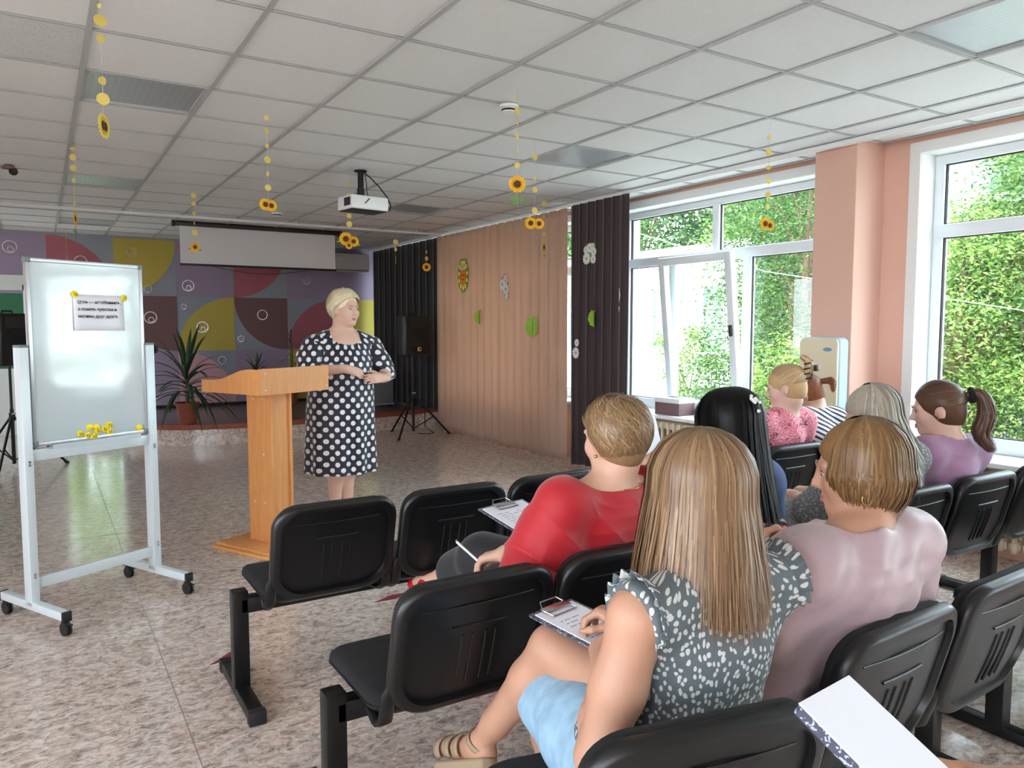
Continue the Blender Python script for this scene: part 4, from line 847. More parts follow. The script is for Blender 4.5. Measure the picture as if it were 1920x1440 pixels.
for y in (0.8, 3.4, 5.8):
    for z in (1.6, 4.5, 7.2):
        bm = B()
        for q in ((0, 0.08), (0.55, 0.62), (1.12, 1.2)): bx(bm, (-0.06, y+q[0], z), (0.05, y+q[1], z+1.3))
        bx(bm, (-0.06, y, z-0.06), (0.05, y+1.2, z+0.04)); bx(bm, (-0.06, y, z+1.22), (0.05, y+1.2, z+1.32)); wn = done('window', bm, M['white_plastic'], h)
        bm = B(); bx(bm, (-0.02, y, z), (0.02, y+1.2, z+1.3)); done('pane', bm, M['dark_pane'], wn)
# trees: trunk, limbs and leaf cards gathered in sprays
def leaf_mat(key, c0, c1, c2):
    m = mat(key, c1, 0.55); g = NG(m); ge = g.n('ShaderNodeNewGeometry')
    col = g.ramp(ge.outputs['Random Per Island'], [(0.0, s2l(c0)), (0.5, s2l(c1)), (1.0, s2l(c2))]); g.l(col, g.b.inputs['Base Color'])
    tl = g.n('ShaderNodeBsdfTranslucent'); g.l(col, tl.inputs[0]); ms = g.n('ShaderNodeMixShader'); ms.inputs[0].default_value = 0.4
    out = [n for n in g.t.nodes if n.type == 'OUTPUT_MATERIAL'][0]; g.l(g.b.outputs[0], ms.inputs[1]); g.l(tl.outputs[0], ms.inputs[2]); g.l(ms.outputs[0], out.inputs[0]); M[key] = m
leaf_mat('leaves_mid', (36, 66, 28), (60, 96, 40), (96, 126, 60)); leaf_mat('leaves_pale', (66, 100, 44), (104, 138, 62), (150, 164, 86)); leaf_mat('leaves_deep', (24, 48, 26), (42, 72, 34), (68, 98, 46))
def tree(name, label, x, y, h, rad, zc, nclu, nl, m, seed, size=0.11, trunk=0.16, group='trees outside the windows'):
    rs = np.random.RandomState(seed); t = thing(name, label, 'tree' if trunk > 0.05 else 'shrub', (x, y, GZ), 0, group)
    c = rs.normal(size=(nclu, 3)); c /= np.linalg.norm(c, axis=1)[:, None]; c *= (0.35+0.65*rs.rand(nclu, 1)**0.5)
    c *= np.array([rad, rad, h]); c[:, 2] += zc
    c = c[c[:, 2] > 0.15]; nclu = len(c)
    bm = B(); 
    if trunk > 0.05: tube(bm, [(0, 0, -0.05), (0.06, 0.03, zc*0.5), (-0.05, 0.05, zc), (0.0, 0.0, zc+h*0.75)], [trunk, trunk*0.8, trunk*0.55, 0.03], 8)
    for k in range(0, nclu, 4):
        p = Vector(c[k]); b0 = Vector((0, 0, max(0.05, p.z*0.55))); tube(bm, [b0, b0.lerp(p, 0.5)+Vector((0, 0, 0.1)), p], [0.035 if trunk > 0.05 else 0.012, 0.02 if trunk > .05 else 0.009, 0.006], 5)
    done('trunk' if trunk > 0.05 else 'stems', bm, M['bark'], t)
    N = nclu*nl; ctr = np.repeat(c, nl, 0); off = rs.normal(size=(N, 3))*np.array([rad*0.16, rad*0.16, rad*0.10]); P = ctr+off
    P[:, 2] -= 0.25*rad*0.16*(off[:, 0]**2+off[:, 1]**2)/(rad*0.16)**2*0.25
    P[:, 2] = np.maximum(P[:, 2], 0.08)
    d = rs.normal(size=(N, 3)); d[:, 2] = d[:, 2]*0.4-0.35; d /= np.linalg.norm(d, axis=1)[:, None]
    u = np.cross(d, rs.normal(size=(N, 3))); u /= np.linalg.norm(u, axis=1)[:, None]
    s = size*(0.6+0.8*rs.rand(N, 1)); nn = np.cross(d, u)
    V = np.stack([P, P+d*s*0.5+u*s*0.20+nn*s*0.08, P+d*s, P+d*s*0.5-u*s*0.20+nn*s*0.08], 1).reshape(-1, 3)
    o = link('foliage', np_mesh('foliage', V, np.arange(4*N).reshape(N, 4), False), M[m], t); o['kind'] = 'stuff'
    return t
tree('broadleaf_tree', 'tall leafy tree rising behind the white building wing', 19.0, 21.5, 4.6, 3.8, 5.4, 150, 150, 'leaves_mid', 1, 0.20)
tree('broadleaf_tree', 'tall dark leafy tree over the end of the white building roof', 20.0, 16.0, 4.8, 3.6, 5.2, 150, 160, 'leaves_deep', 2, 0.20)
tree('broadleaf_tree', 'bushy green tree close to the pillar side of the open window', 13.2, 9.9, 3.4, 2.0, 3.2, 170, 240, 'leaves_mid', 3, 0.085)
tree('broadleaf_tree', 'pale sunlit tree with drooping sprays beyond the bushy tree', 16.0, 12.2, 4.0, 2.3, 4.6, 160, 210, 'leaves_pale', 4, 0.115)
tree('broadleaf_tree', 'bright green tree filling the tall window', 13.0, 6.75, 2.2, 2.2, 2.25, 210, 260, 'leaves_pale', 5, 0.075)
tree('broadleaf_tree', 'green tree beside the bright one outside the tall window', 13.6, 5.15, 3.4, 1.7, 3.0, 170, 210, 'leaves_mid', 6, 0.085)
tree('broadleaf_tree', 'deep green tree behind the bright trees, before the blue grey building', 19.0, 9.0, 2.2, 3.2, 2.6, 150, 130, 'leaves_deep', 7, 0.16)
tree('broadleaf_tree', 'light green tree reaching over the blue grey building front', 22.0, 9.3, 3.2, 1.7, 6.4, 70, 130, 'leaves_pale', 8, 0.16)
tree('broadleaf_tree', 'spreading tree across the yard behind the audience windows', 14.0, -1.5, 3.2, 2.6, 3.0, 70, 60, 'leaves_mid', 9, 0.20)
tree('broadleaf_tree', 'broad tree across the yard outside the last window', 14.5, -7.0, 3.4, 3.0, 3.2, 60, 60, 'leaves_mid', 10, 0.22)
tree('broadleaf_tree', 'tall tree standing behind the annex roof by the curtains', 21.0, 27.0, 4.6, 4.0, 5.6, 90, 80, 'leaves_mid', 12, 0.22)
tree('leafy_shrub', 'feathery young shrub before the white building wall', 11.6, 11.6, 1.1, 0.8, 1.35, 60, 70, 'leaves_pale', 13, 0.08, 0.02, 'shrubs outside the windows')
tree('leafy_shrub', 'dense shrub under the tilted sash outside', 11.0, 9.7, 1.3, 1.0, 1.3, 80, 80, 'leaves_mid', 14, 0.08, 0.02, 'shrubs outside the windows')
tree('leafy_shrub', 'yellow green shrub below the bushy tree outside', 10.4, 8.0, 1.2, 0.9, 1.2, 80, 80, 'leaves_pale', 15, 0.08, 0.02, 'shrubs outside the windows')
tree('broadleaf_tree', 'added green tree outside the glazed door, tinting its reflection on the floor', 0.6, 16.5, 2.4, 2.2, 2.4, 110, 110, 'leaves_pale', 17, 0.16)  # unseen tree added to dim and green the door's bright streak on the floor
bm = B(); tube(bm, [(9.6, 12, 3.5), (9.6, 8, 2.3), (9.6, 2.5, 1.3), (9.6, -6, 0.9)], 0.004, 5); tag(done('overhead_wire', bm, M['white_plastic']), 'thin pale wire slanting across the yard before the trees', 'wire')
# ================================================================ PEOPLE: distance-field bodies turned into continuous meshes
class Vol:
    def __init__(s, lo, hi, h):
        s.h = h; s.lo = np.array(lo, float); s.n = np.ceil((np.array(hi, float)-s.lo)/h).astype(int)+1
        s.f = np.full(s.n, 0.5, np.float32)
        s.ax = [(s.lo[i]+h*np.arange(s.n[i])).astype(np.float32) for i in range(3)]
    def reg(s, lo, hi, pad):
        i0 = np.clip(np.floor((np.array(lo)-pad-s.lo)/s.h).astype(int), 0, s.n); i1 = np.clip(np.ceil((np.array(hi)+pad-s.lo)/s.h).astype(int)+1, 0, s.n)
        sl = tuple(slice(a, b) for a, b in zip(i0, i1))
        return sl, s.ax[0][sl[0]][:, None, None], s.ax[1][sl[1]][None, :, None], s.ax[2][sl[2]][None, None, :]
    def put(s, sl, d, k):
        if d.size == 0: return
        f = s.f[sl]
        if k > 0:
            hh = np.maximum(k-np.abs(f-d), 0)/k; s.f[sl] = np.minimum(f, d)-hh*hh*k*0.25
        else: s.f[sl] = np.minimum(f, d)
    def cone(s, a, b, ra, rb=None, k=0.02):
        rb = ra if rb is None else rb; a = np.array(a, float); b = np.array(b, float); r = max(ra, rb)
        sl, X, Y, Z = s.reg(np.minimum(a, b)-r, np.maximum(a, b)+r, k+2.5*s.h)
        ba = b-a; bb = max(float(ba@ba), 1e-9)
        t = np.clip(((X-a[0])*ba[0]+(Y-a[1])*ba[1]+(Z-a[2])*ba[2])/bb, 0, 1)
        d = np.sqrt((X-a[0]-t*ba[0])**2+(Y-a[1]-t*ba[1])**2+(Z-a[2]-t*ba[2])**2)-(ra+(rb-ra)*t)
        s.put(sl, d.astype(np.float32), k)
    def chain(s, pts, rs, k=0.02):
        for i in range(len(pts)-1): s.cone(pts[i], pts[i+1], rs[i], rs[i+1], k)
    def elld(s, X, Y, Z, c, r, Rm):
        p = [X-c[0], Y-c[1], Z-c[2]]
        if Rm is not None: p = [Rm[0][i]*p[0]+Rm[1][i]*p[1]+Rm[2][i]*p[2] for i in range(3)]
        q = (p[0]/r[0])**2+(p[1]/r[1])**2+(p[2]/r[2])**2; k0 = np.sqrt(q)
        k1 = np.sqrt((p[0]/r[0]**2)**2+(p[1]/r[1]**2)**2+(p[2]/r[2]**2)**2)+1e-6
        return (k0*(k0-1)/k1).astype(np.float32)
    def ell(s, c, r, Rm=None, k=0.02):
        c = np.array(c, float); m = max(r); sl, X, Y, Z = s.reg(c-m, c+m, k+2.5*s.h)
        s.put(sl, s.elld(X, Y, Z, c, r, Rm), k)
    def sub(s, c, r, Rm=None, k=0.0):
        c = np.array(c, float); m = max(r); sl, X, Y, Z = s.reg(c-m, c+m, k+2.5*s.h)
        d = -s.elld(X, Y, Z, c, r, Rm); f = s.f[sl]
        if k > 0:
            hh = np.maximum(k-np.abs(f-d), 0)/k; s.f[sl] = np.maximum(f, d)+hh*hh*k*0.25
        else: s.f[sl] = np.maximum(f, d)
    def plane(s, p, n):
        n = np.array(n, float); n /= np.linalg.norm(n); X, Y, Z = s.ax[0][:, None, None], s.ax[1][None, :, None], s.ax[2][None, None, :]
        s.f = np.maximum(s.f, ((X-p[0])*n[0]+(Y-p[1])*n[1]+(Z-p[2])*n[2]).astype(np.float32))
    def loft(s, lev, k=0.03, fold=None, yaw=0.0):
        lev = sorted(lev); z = [l[0] for l in lev]; m = max(max(l[3], l[4]) for l in lev)+0.03
        lo = (min(l[1] for l in lev)-m, min(l[2] for l in lev)-m, z[0]); hi = (max(l[1] for l in lev)+m, max(l[2] for l in lev)+m, z[-1])
        sl, X, Y, Z = s.reg(lo, hi, k+2.5*s.h); zz = Z[0, 0]
        I = [np.interp(zz, z, [l[j] for l in lev]).astype(np.float32)[None, None, :] for j in range(1, 5)]
        x, y = X-I[0], Y-I[1]
        if yaw: x, y = x*math.cos(yaw)+y*math.sin(yaw), -x*math.sin(yaw)+y*math.cos(yaw)
        q = np.sqrt((x/I[2])**2+(y/I[3])**2)+1e-6
        d = (q-1)*(I[2]*I[3])/np.sqrt((I[3]*x/(q*I[2]))**2+(I[2]*y/(q*I[3]))**2+1e-9)*1.0
        d = (q-1)*np.minimum(I[2], I[3])*1.0+0*d
        if fold:
            th = np.arctan2(x, y); d = d-fold(th, Z)
        d = np.maximum(d, np.abs(Z-(z[0]+z[-1])/2)-(z[-1]-z[0])/2)
        s.put(sl, d.astype(np.float32), k)
    def disp(s, fn):
        X, Y, Z = s.ax[0][:, None, None], s.ax[1][None, :, None], s.ax[2][None, None, :]
        m = np.abs(s.f) < 0.05; i = np.nonzero(m)
        s.f[i] += fn(s.ax[0][i[0]], s.ax[1][i[1]], s.ax[2][i[2]]).astype(np.float32)
    def mesh(s, name, base=(0, 0, 0)):
        f = s.f; n = f > 0
        c = [(0, 0, 0), (1, 0, 0), (0, 1, 0), (1, 1, 0), (0, 0, 1), (1, 0, 1), (0, 1, 1), (1, 1, 1)]
        nx, ny, nz = f.shape; cnt = np.zeros((nx-1, ny-1, nz-1), np.int8)
        for (a, b, d) in c: cnt += n[a:nx-1+a, b:ny-1+b, d:nz-1+d]
        ii = np.nonzero((cnt > 0) & (cnt < 8)); N = len(ii[0]); idx = np.full(cnt.shape, -1, np.int32); idx[ii] = np.arange(N)
        val = np.stack([f[ii[0]+a, ii[1]+b, ii[2]+d] for (a, b, d) in c], 1)
        acc = np.zeros((N, 3)); w = np.zeros(N); C8 = np.array(c, float)
        for i in range(8):
            for j in range(i+1, 8):
                if sum(abs(c[i][q]-c[j][q]) for q in range(3)) != 1: continue
                va, vb = val[:, i], val[:, j]; m = (va > 0) != (vb > 0); t = np.where(m, va/np.where(m, va-vb, 1), 0)
                acc += np.where(m[:, None], C8[i]+t[:, None]*(C8[j]-C8[i]), 0); w += m
        V = (np.stack(ii, 1)+acc/w[:, None])*s.h+s.lo-np.array(base)
        F = []
        for ax in range(3):
            o1, o2 = (ax+1) % 3, (ax+2) % 3
            A = [slice(None)]*3; Bq = [slice(None)]*3; A[ax] = slice(0, -1); Bq[ax] = slice(1, None)
            sa, sb = n[tuple(A)], n[tuple(Bq)]; e = np.nonzero(sa != sb); e = np.stack(e, 1)
            ok = (e[:, o1] > 0) & (e[:, o2] > 0) & (e[:, o1] < cnt.shape[o1]) & (e[:, o2] < cnt.shape[o2]); e = e[ok]
            q = []
            for (d1, d2) in ((1, 1), (0, 1), (0, 0), (1, 0)):
                g = e.copy(); g[:, o1] -= d1; g[:, o2] -= d2; q.append(idx[g[:, 0], g[:, 1], g[:, 2]])
            q = np.stack(q, 1); fl = ~sa[e[:, 0], e[:, 1], e[:, 2]]
            q[~fl] = q[~fl][:, ::-1]; F.append(q)
        F = np.concatenate(F); F = F[(F >= 0).all(1)]
        return np_mesh(name, V, F)
def vec(*a): return np.array(a, float)
def unit(v): v = np.array(v, float); return v/np.linalg.norm(v)
def headM(hc, yaw, pitch=0.0, roll=0.0, sc=1.0):
    m = Matrix.Translation(hc) @ Matrix.Rotation(yaw, 4, 'Z') @ Matrix.Rotation(-pitch, 4, 'X') @ Matrix.Rotation(roll, 4, 'Y') @ Matrix.Scale(sc, 4)
    return np.array(m)
def hp(H, p): return H[:3, :3] @ np.array(p, float)+H[:3, 3]
def head(V, H, sc=1.0, fat=0.0):
    Rm = H[:3, :3]/sc
    E = lambda c, r, k: V.ell(hp(H, c), [x*sc for x in r], Rm, k*sc)
    Cn = lambda a, b, ra, rb, k: V.cone(hp(H, a), hp(H, b), ra*sc, rb*sc, k*sc)
    E((0, -0.014, 0.030), (0.075+fat*0.3, 0.094, 0.088), 0.01)
    E((0, 0.020, -0.028), (0.060+fat, 0.068, 0.084), 0.03); E((0, 0.036, -0.072), (0.044+fat, 0.044, 0.034), 0.03)
    Cn((-0.012, 0.070, -0.092), (0.012, 0.070, -0.092), 0.015, 0.015, 0.02)
    for s in (-1, 1):
        E((s*(0.037+fat*0.5), 0.058, -0.026), (0.026+fat*0.5, 0.026, 0.030), 0.02)
        Cn((s*0.044, 0.074, 0.024), (s*0.012, 0.082, 0.020), 0.010, 0.010, 0.012)
    for s in (-1, 1): V.sub(hp(H, (s*0.031, 0.098, 0.004)), [0.018*sc, 0.016*sc, 0.012*sc], Rm, 0.012*sc)
    for s in (-1, 1):
        E((s*0.031, 0.071, 0.004), (0.015, 0.013, 0.0125), 0.004)
        E((s*0.078, -0.006, -0.010), (0.008, 0.019, 0.030), 0.008); E((s*0.083, -0.010, 0.0), (0.006, 0.014, 0.020), 0.006)
    Cn((0, 0.084, 0.014), (0, 0.104, -0.026), 0.0085, 0.0115, 0.012)
    for s in (-1, 1): Cn((s*0.010, 0.092, -0.031), (s*0.010, 0.092, -0.030), 0.0085, 0.0085, 0.006)
    Cn((-0.019, 0.081, -0.057), (0.019, 0.081, -0.057), 0.006, 0.006, 0.006); Cn((-0.004, 0.089, -0.0565), (0.004, 0.089, -0.0565), 0.006, 0.006, 0.008); Cn((-0.014, 0.084, -0.067), (0.014, 0.084, -0.067), 0.0075, 0.0075, 0.006)
def hand(V, w, d, n, thumb, curl=0.5, sc=1.0, spread=0.06, tcurl=0.4, curls=None):
    """w wrist, d pointing direction, n back-of-hand normal, thumb +1/-1 along s = d x n"""
    d = unit(d); n = unit(np.array(n)-d*(np.array(n)@d)); s = np.cross(d, n)*thumb; w = np.array(w, float)
    P = lambda a, b, c: w+(d*a+s*b+n*c)*sc
    V.cone(P(-0.03, 0, 0), P(0.01, 0, 0), 0.026*sc, 0.026*sc, 0.012)
    for b in (-0.026, -0.009, 0.009, 0.024): V.cone(P(0.015, b*0.7, 0), P(0.080, b*1.1, 0.002), 0.0145*sc, 0.0115*sc, 0.016)
    V.cone(P(0.02, 0.026, -0.010), P(0.055, 0.032, -0.010), 0.015*sc, 0.012*sc, 0.014)
    tips = []
    for i, (b, L) in enumerate(((0.029, 0.068), (0.010, 0.076), (-0.009, 0.071), (-0.027, 0.056))):
        p = P(0.080+(0.004, 0.006, 0.004, -0.004)[i], b, 0.0); a = 0.12; lat = spread*(1.5-i)
        cc = curls[i] if curls else curl
        for j, (fr, r0, r1) in enumerate(((0.46, 0.0092, 0.0083), (0.30, 0.0083, 0.0076), (0.24, 0.0076, 0.0062))):
            a += cc*(0.9, 1.15, 0.8)[j]
            dr = (d*math.cos(a)-n*math.sin(a)); dr = unit(dr+s*lat*math.cos(a))
            q = p+dr*L*fr*sc; V.cone(p, q, r0*sc, r1*sc, 0.005); p = q
        tips.append(p)
    p = P(0.028, 0.030, -0.008); a = 0.75
    for fr, r0, r1 in ((0.040, 0.0125, 0.0105), (0.030, 0.0105, 0.0095), (0.024, 0.0095, 0.0072)):
        dr = unit(d*math.cos(a)+s*math.sin(a)-n*0.35); q = p+dr*fr*sc; V.cone(p, q, r0*sc, r1*sc, 0.006); p = q; a -= tcurl
    tips.append(p); return tips
def leg(V, hip, kn, an, toe, g=1.0, foot=True, k=0.03):
    hip, kn, an, toe = map(np.array, (hip, kn, an, toe))
    V.chain([hip, hip*0.45+kn*0.55, kn], [0.088*g, 0.074*g, 0.056*g], k)
    V.chain([kn, kn*0.68+an*0.32+unit(np.array(hip)-np.array(toe)+1e-6)*0.012, kn*0.25+an*0.75, an], [0.055*g, 0.056*g, 0.038*g, 0.032*g], 0.02)
    if foot:
        dn = unit(toe-an); heel = an+vec(0, 0, -0.03)-dn*0.03
        V.cone(heel, an, 0.028, 0.032, 0.02); V.cone(an+dn*0.02, toe*0.75+an*0.25, 0.030, 0.024, 0.02); V.cone(toe*0.75+an*0.25, toe, 0.026, 0.018, 0.015); V.cone(heel, toe*0.6+heel*0.4, 0.024, 0.022, 0.02)
def arm(V, sh, el, wr, g=1.0, k=0.03):
    sh, el, wr = map(np.array, (sh, el, wr))
    V.chain([sh, sh*0.5+el*0.5, el], [0.050*g, 0.046*g, 0.038*g], k); V.chain([el, el*0.65+wr*0.35, wr], [0.038*g, 0.038*g, 0.025*g], 0.02)

# ---- hair: flat tapering ribbons laid over the head
def ribbons(name, L, nrm, w, mat_, parent, base, ridge=0.35):
    """L (N,K,3) polylines, nrm (N,K,3) outward normals, w (N,K) half widths"""
    T = np.gradient(L, axis=1); T /= np.linalg.norm(T, axis=2, keepdims=True)+1e-9
    S = np.cross(T, nrm); S /= np.linalg.norm(S, axis=2, keepdims=True)+1e-9
    U = np.cross(S, T); w = w[..., None]
    P = np.stack([L-S*w, L+S*w], 2)-np.array(base)
    N, K = L.shape[:2]; i = np.arange(N*K*2).reshape(N, K, 2)
    F = np.stack([i[:, :-1, :-1], i[:, 1:, :-1], i[:, 1:, 1:], i[:, :-1, 1:]], -1).reshape(-1, 4)
    return link(name, np_mesh(name, P.reshape(-1, 3), F), mat_, parent)
HC0 = vec(0, -0.016, 0.030); HR = vec(0.084, 0.104, 0.098)
def hdir(al, ph, tilt=0.25):
    """unit directions: al azimuth from the face (+ to the head's left), ph polar from the crown"""
    x, y, z = -np.sin(al)*np.sin(ph), np.cos(al)*np.sin(ph), np.cos(ph)
    c, s = math.cos(tilt), math.sin(tilt)
    return np.stack([x, y*c-z*s, y*s+z*c], -1)
def onhead(H, d, rho):
    return (HC0+d*HR*rho[..., None]) @ H[:3, :3].T+H[:3, 3]
def hairline(al): return np.interp(np.abs((al+PI) % (2*PI)-PI), [0, 0.5, 1.0, 1.35, 1.7, PI], [0.85, 0.9, 1.12, 1.32, 1.95, 2.1])
def hair_fall(parent, base, H, n, zend, mat_, seed, gap=0.85, flare=0.02, curl=0.0, wave=0.006, jit=0.02, vol=0.10, w=0.006, tilt=0.25, K=18, drift=(0, 0), backonly=None, zside=None, name='hair', ph1=1.72):
    rs = np.random.RandomState(seed); u = rs.rand(n); al = gap+(2*PI-2*gap)*rs.rand(n)
    ph0 = 0.03+(1-u)*1.15*rs.rand(n)
    t = np.linspace(0, 1, K)[None, :]; th = 0.42
    a = np.clip(t/th, 0, 1); b = np.clip((t-th)/(1-th), 0, 1)
    ph = ph0[:, None]+(ph1-ph0[:, None])*a
    al_ = al[:, None]+0.10*rs.randn(n, 1)*a
    rho = (1.0+vol*u[:, None]*(0.35+0.65*np.sin(np.minimum(a*1.25, 1)*PI/2)))+0.012*rs.randn(n, 1)
    P = onhead(H, hdir(al_, ph, tilt), rho)
    out = P-hp(H, HC0); nr = out/np.linalg.norm(out, axis=2, keepdims=True)
    ze = np.full(n, zend, float)+jit*rs.randn(n)
    if zside is not None: ze = ze+zside*np.abs(np.cos(al/2))**2      # shorter towards the face
    P1 = P[:, -1]; o = nr[:, -1].copy(); o[:, 2] = 0; o /= np.linalg.norm(o, axis=1, keepdims=True)+1e-9
    dz = (P1[:, 2]-ze)[:, None]*b
    P = P.copy(); P[:, :, 2] -= dz*(t > th)
    sp = (flare*b-curl*b**2.2)[..., None] if True else 0
    P += o[:, None, :]*sp*(0.6+0.8*u[:, None, None])
    P[:, :, 0] += drift[0]*b**1.3; P[:, :, 1] += drift[1]*b**1.3
    phs = rs.rand(n, 1)*6.28; P += np.stack([np.sin(7*t+phs), np.cos(6*t+phs), 0*t+0*phs], -1)*(wave*b)[..., None]
    nr = nr*(1-b[..., None])+o[:, None, :]*b[..., None]
    ww = w*(0.7+0.6*rs.rand(n, 1))*np.minimum(1, 0.35+3*t)*np.clip((1.0-t)*5, 0.12, 1)
    return ribbons(name, P, nr, ww, mat_, parent, base)
def hair_tufts(parent, base, H, n, L, mat_, seed, sweep=0.5, lift=0.06, w=0.006, phmax=1.9, gap=0.75, phmin=0.0, tilt=0.2, K=9, name='hair', wavy=0.0, rho0=1.0, ext=0.0):
    rs = np.random.RandomState(seed); al = rs.rand(n)*2*PI; ph0 = phmin+(phmax-phmin)*np.sqrt(rs.rand(n))
    ok = ph0 < hairline(al)+0.05+ext; al, ph0 = al[ok], ph0[ok]; n = len(al)
    t = np.linspace(0, 1, K)[None, :]; ln = L*(0.7+0.6*rs.rand(n, 1))
    ph = ph0[:, None]+ln/0.1*t*0.85; al_ = al[:, None]+(sweep*(0.7+0.6*rs.rand(n, 1)))*t*np.clip(1/np.maximum(np.sin(ph0[:, None]), 0.35), 0, 2)*0.6+wavy*np.sin(5*t+6*rs.rand(n, 1))
    rho = rho0+0.03*rs.rand(n, 1)+lift*np.sin(t*PI*0.8)*(0.5+rs.rand(n, 1))
    lim = hairline(al_)+0.22+0.6*ext; ph = np.where(ph > lim, lim+0.15*(ph-lim), ph)
    P = onhead(H, hdir(al_, np.minimum(ph, 2.3), tilt), rho); out = P-hp(H, HC0); nr = out/np.linalg.norm(out, axis=2, keepdims=True)
    ww = w*(0.7+0.6*rs.rand(n, 1))*np.minimum(1, 0.4+3*t)*np.clip((1-t)*3.5, 0.1, 1)
    return ribbons(name, P, nr, ww, mat_, parent, base)
def hair_back(parent, base, H, n, T, mat_, seed, w=0.006, K=12, lift=0.02, gap=0.0, name='hair', rho0=1.0, tipout=0.0):
    """hair combed from the hairline over the head to the tie point T (head-local direction)"""
    rs = np.random.RandomState(seed); t0 = unit(T); al = rs.rand(n)*2*PI; ph = 0.75+0.95*rs.rand(n)
    ph = np.minimum(ph, hairline(al)); r0 = hdir(al, ph, 0.1)
    om = np.arccos(np.clip(r0 @ t0, -1, 1))[:, None]; t = np.linspace(0, 1, K)[None, :]
    D = (np.sin((1-t)*om)[..., None]*r0[:, None, :]+np.sin(t*om)[..., None]*t0)/(np.sin(om)+1e-6)[..., None]
    D += 0.03*rs.randn(n, 1, 3)*(t[..., None]); D /= np.linalg.norm(D, axis=2, keepdims=True)
    rho = rho0+0.02*rs.rand(n, 1)+lift*np.sin(t*PI)+tipout*t**4
    P = onhead(H, D, rho); out = P-hp(H, HC0); nr = out/np.linalg.norm(out, axis=2, keepdims=True)
    ww = w*(0.7+0.6*rs.rand(n, 1))*np.minimum(1, 0.4+3*t)*np.clip((1-t)*6, 0.35, 1)
    return ribbons(name, P, nr, ww, mat_, parent, base)
def strand_bundle(parent, base, pts, rad, n, mat_, seed, w=0.006, name='hair', K=16, wave=0.0):
    rs = np.random.RandomState(seed); pts = np.array(pts, float); s = np.linspace(0, len(pts)-1, K)
    i = np.minimum(s.astype(int), len(pts)-2); fr = (s-i)[:, None]; fr = fr
    def cr(A):
        a = np.vstack([A[:1]*2-A[1:2], A, A[-1:]*2-A[-2:-1]]); p0, p1, p2, p3 = a[i], a[i+1], a[i+2], a[i+3]
        return 0.5*(2*p1+(p2-p0)*fr+(2*p0-5*p1+4*p2-p3)*fr**2+(3*p1-p0-3*p2+p3)*fr**3)
    c = cr(pts); r = np.interp(s, range(len(rad)), rad)
    o = rs.randn(n, 1, 3); o /= np.linalg.norm(o, axis=2, keepdims=True); o = o*rs.rand(n, 1, 1)**0.5
    t = np.linspace(0, 1, K)[None, :, None]
    L = c[None]+o*r[None, :, None]+wave*np.stack([np.sin(9*t[..., 0]+6.28*rs.rand(n, 1)), np.cos(8*t[..., 0]+6.28*rs.rand(n, 1)), 0*t[..., 0]+0*o[..., 0]], -1)*t
    nr = np.repeat(o, K, 1)+1e-6; nr /= np.linalg.norm(nr, axis=2, keepdims=True)
    ww = w*(0.7+0.6*rs.rand(n, 1))*np.clip((1-t[..., 0])*5, 0.12, 1)*np.ones((n, K))
    return ribbons(name, L, nr, ww, mat_, parent, base)
def hair_shell(parent, base, H, mat_0, h=0.006, sc=1.0, nape=-0.05, extra=None, grow=1.0, face=(0.074, 0.085, 0.10), facec=(0, 0.105, -0.045), low=1.0):
    mat_ = M[mat_0.name+'_cap']; Rm = H[:3, :3]/sc; c = hp(H, HC0); V = Vol(c-0.2, c+0.2, h)
    V.ell(c, HR*1.0*grow*sc, Rm, 0.0); V.ell(hp(H, (0, -0.035, -0.02)), vec(0.074, 0.080, 0.085)*grow*sc*low, Rm, 0.02)
    V.sub(hp(H, facec), vec(*face)*sc, Rm, 0.006); V.plane(hp(H, (0, 0, nape)), H[:3, :3] @ vec(0, 0.25, -1))
    V.sub(hp(H, (0, 0.100, -0.085)), vec(0.13, 0.098, 0.085)*sc, Rm, 0.006)
    for s in (-1, 1): V.sub(hp(H, (s*0.085, 0.000, -0.014)), vec(0.02, 0.022, 0.034)*sc, Rm, 0.004)
    if extra: extra(V)
    return link('hair_cap', V.mesh('hair_cap', base), mat_, parent)
def hair_mat(key, dark, mid, light, rough=0.38, spec=0.45):
    mk(key+'_cap', mid, 0.5, var=0.12, vscale=1.0, stretch=(150, 150, 6), spec=0.3)
    m = mat(key, mid, rough, spec=spec); g = NG(m); ge = g.n('ShaderNodeNewGeometry')
    col = g.ramp(ge.outputs['Random Per Island'], [(0.0, tuple(0.5*(x+y) for x, y in zip(s2l(dark), s2l(mid)))), (0.5, s2l(mid)), (0.85, s2l(light)), (1.0, s2l(mid))])
    v = coords(g, 'Object', (160, 160, 5)); n = g.n('ShaderNodeTexNoise'); n.inputs['Scale'].default_value = 1.0; n.inputs['Detail'].default_value = 2; g.l(v, n.inputs[0])
    g.l(g.mix(g.math('MULTIPLY', n.outputs[0], 0.5), col, s2l(dark)), g.b.inputs['Base Color']); M[key] = m; return m
hair_mat('hair_longblond', (98, 74, 52), (138, 108, 78), (176, 144, 108)); hair_mat('hair_bob', (98, 72, 44), (126, 94, 58), (160, 126, 82)); hair_mat('hair_short', (112, 86, 60), (146, 116, 82), (182, 152, 112))
hair_mat('hair_black', (7, 7, 9), (10, 10, 12), (16, 15, 18), 0.4, 0.22); hair_mat('hair_fair', (150, 116, 78), (200, 166, 120), (226, 198, 154)); hair_mat('hair_ash', (120, 110, 94), (168, 158, 140), (206, 198, 180))
hair_mat('hair_brown', (62, 42, 32), (90, 62, 46), (122, 88, 64)); hair_mat('hair_platinum', (226, 206, 160), (246, 234, 198), (253, 248, 226)); hair_mat('hair_auburn', (110, 66, 40), (150, 96, 60), (180, 126, 84))
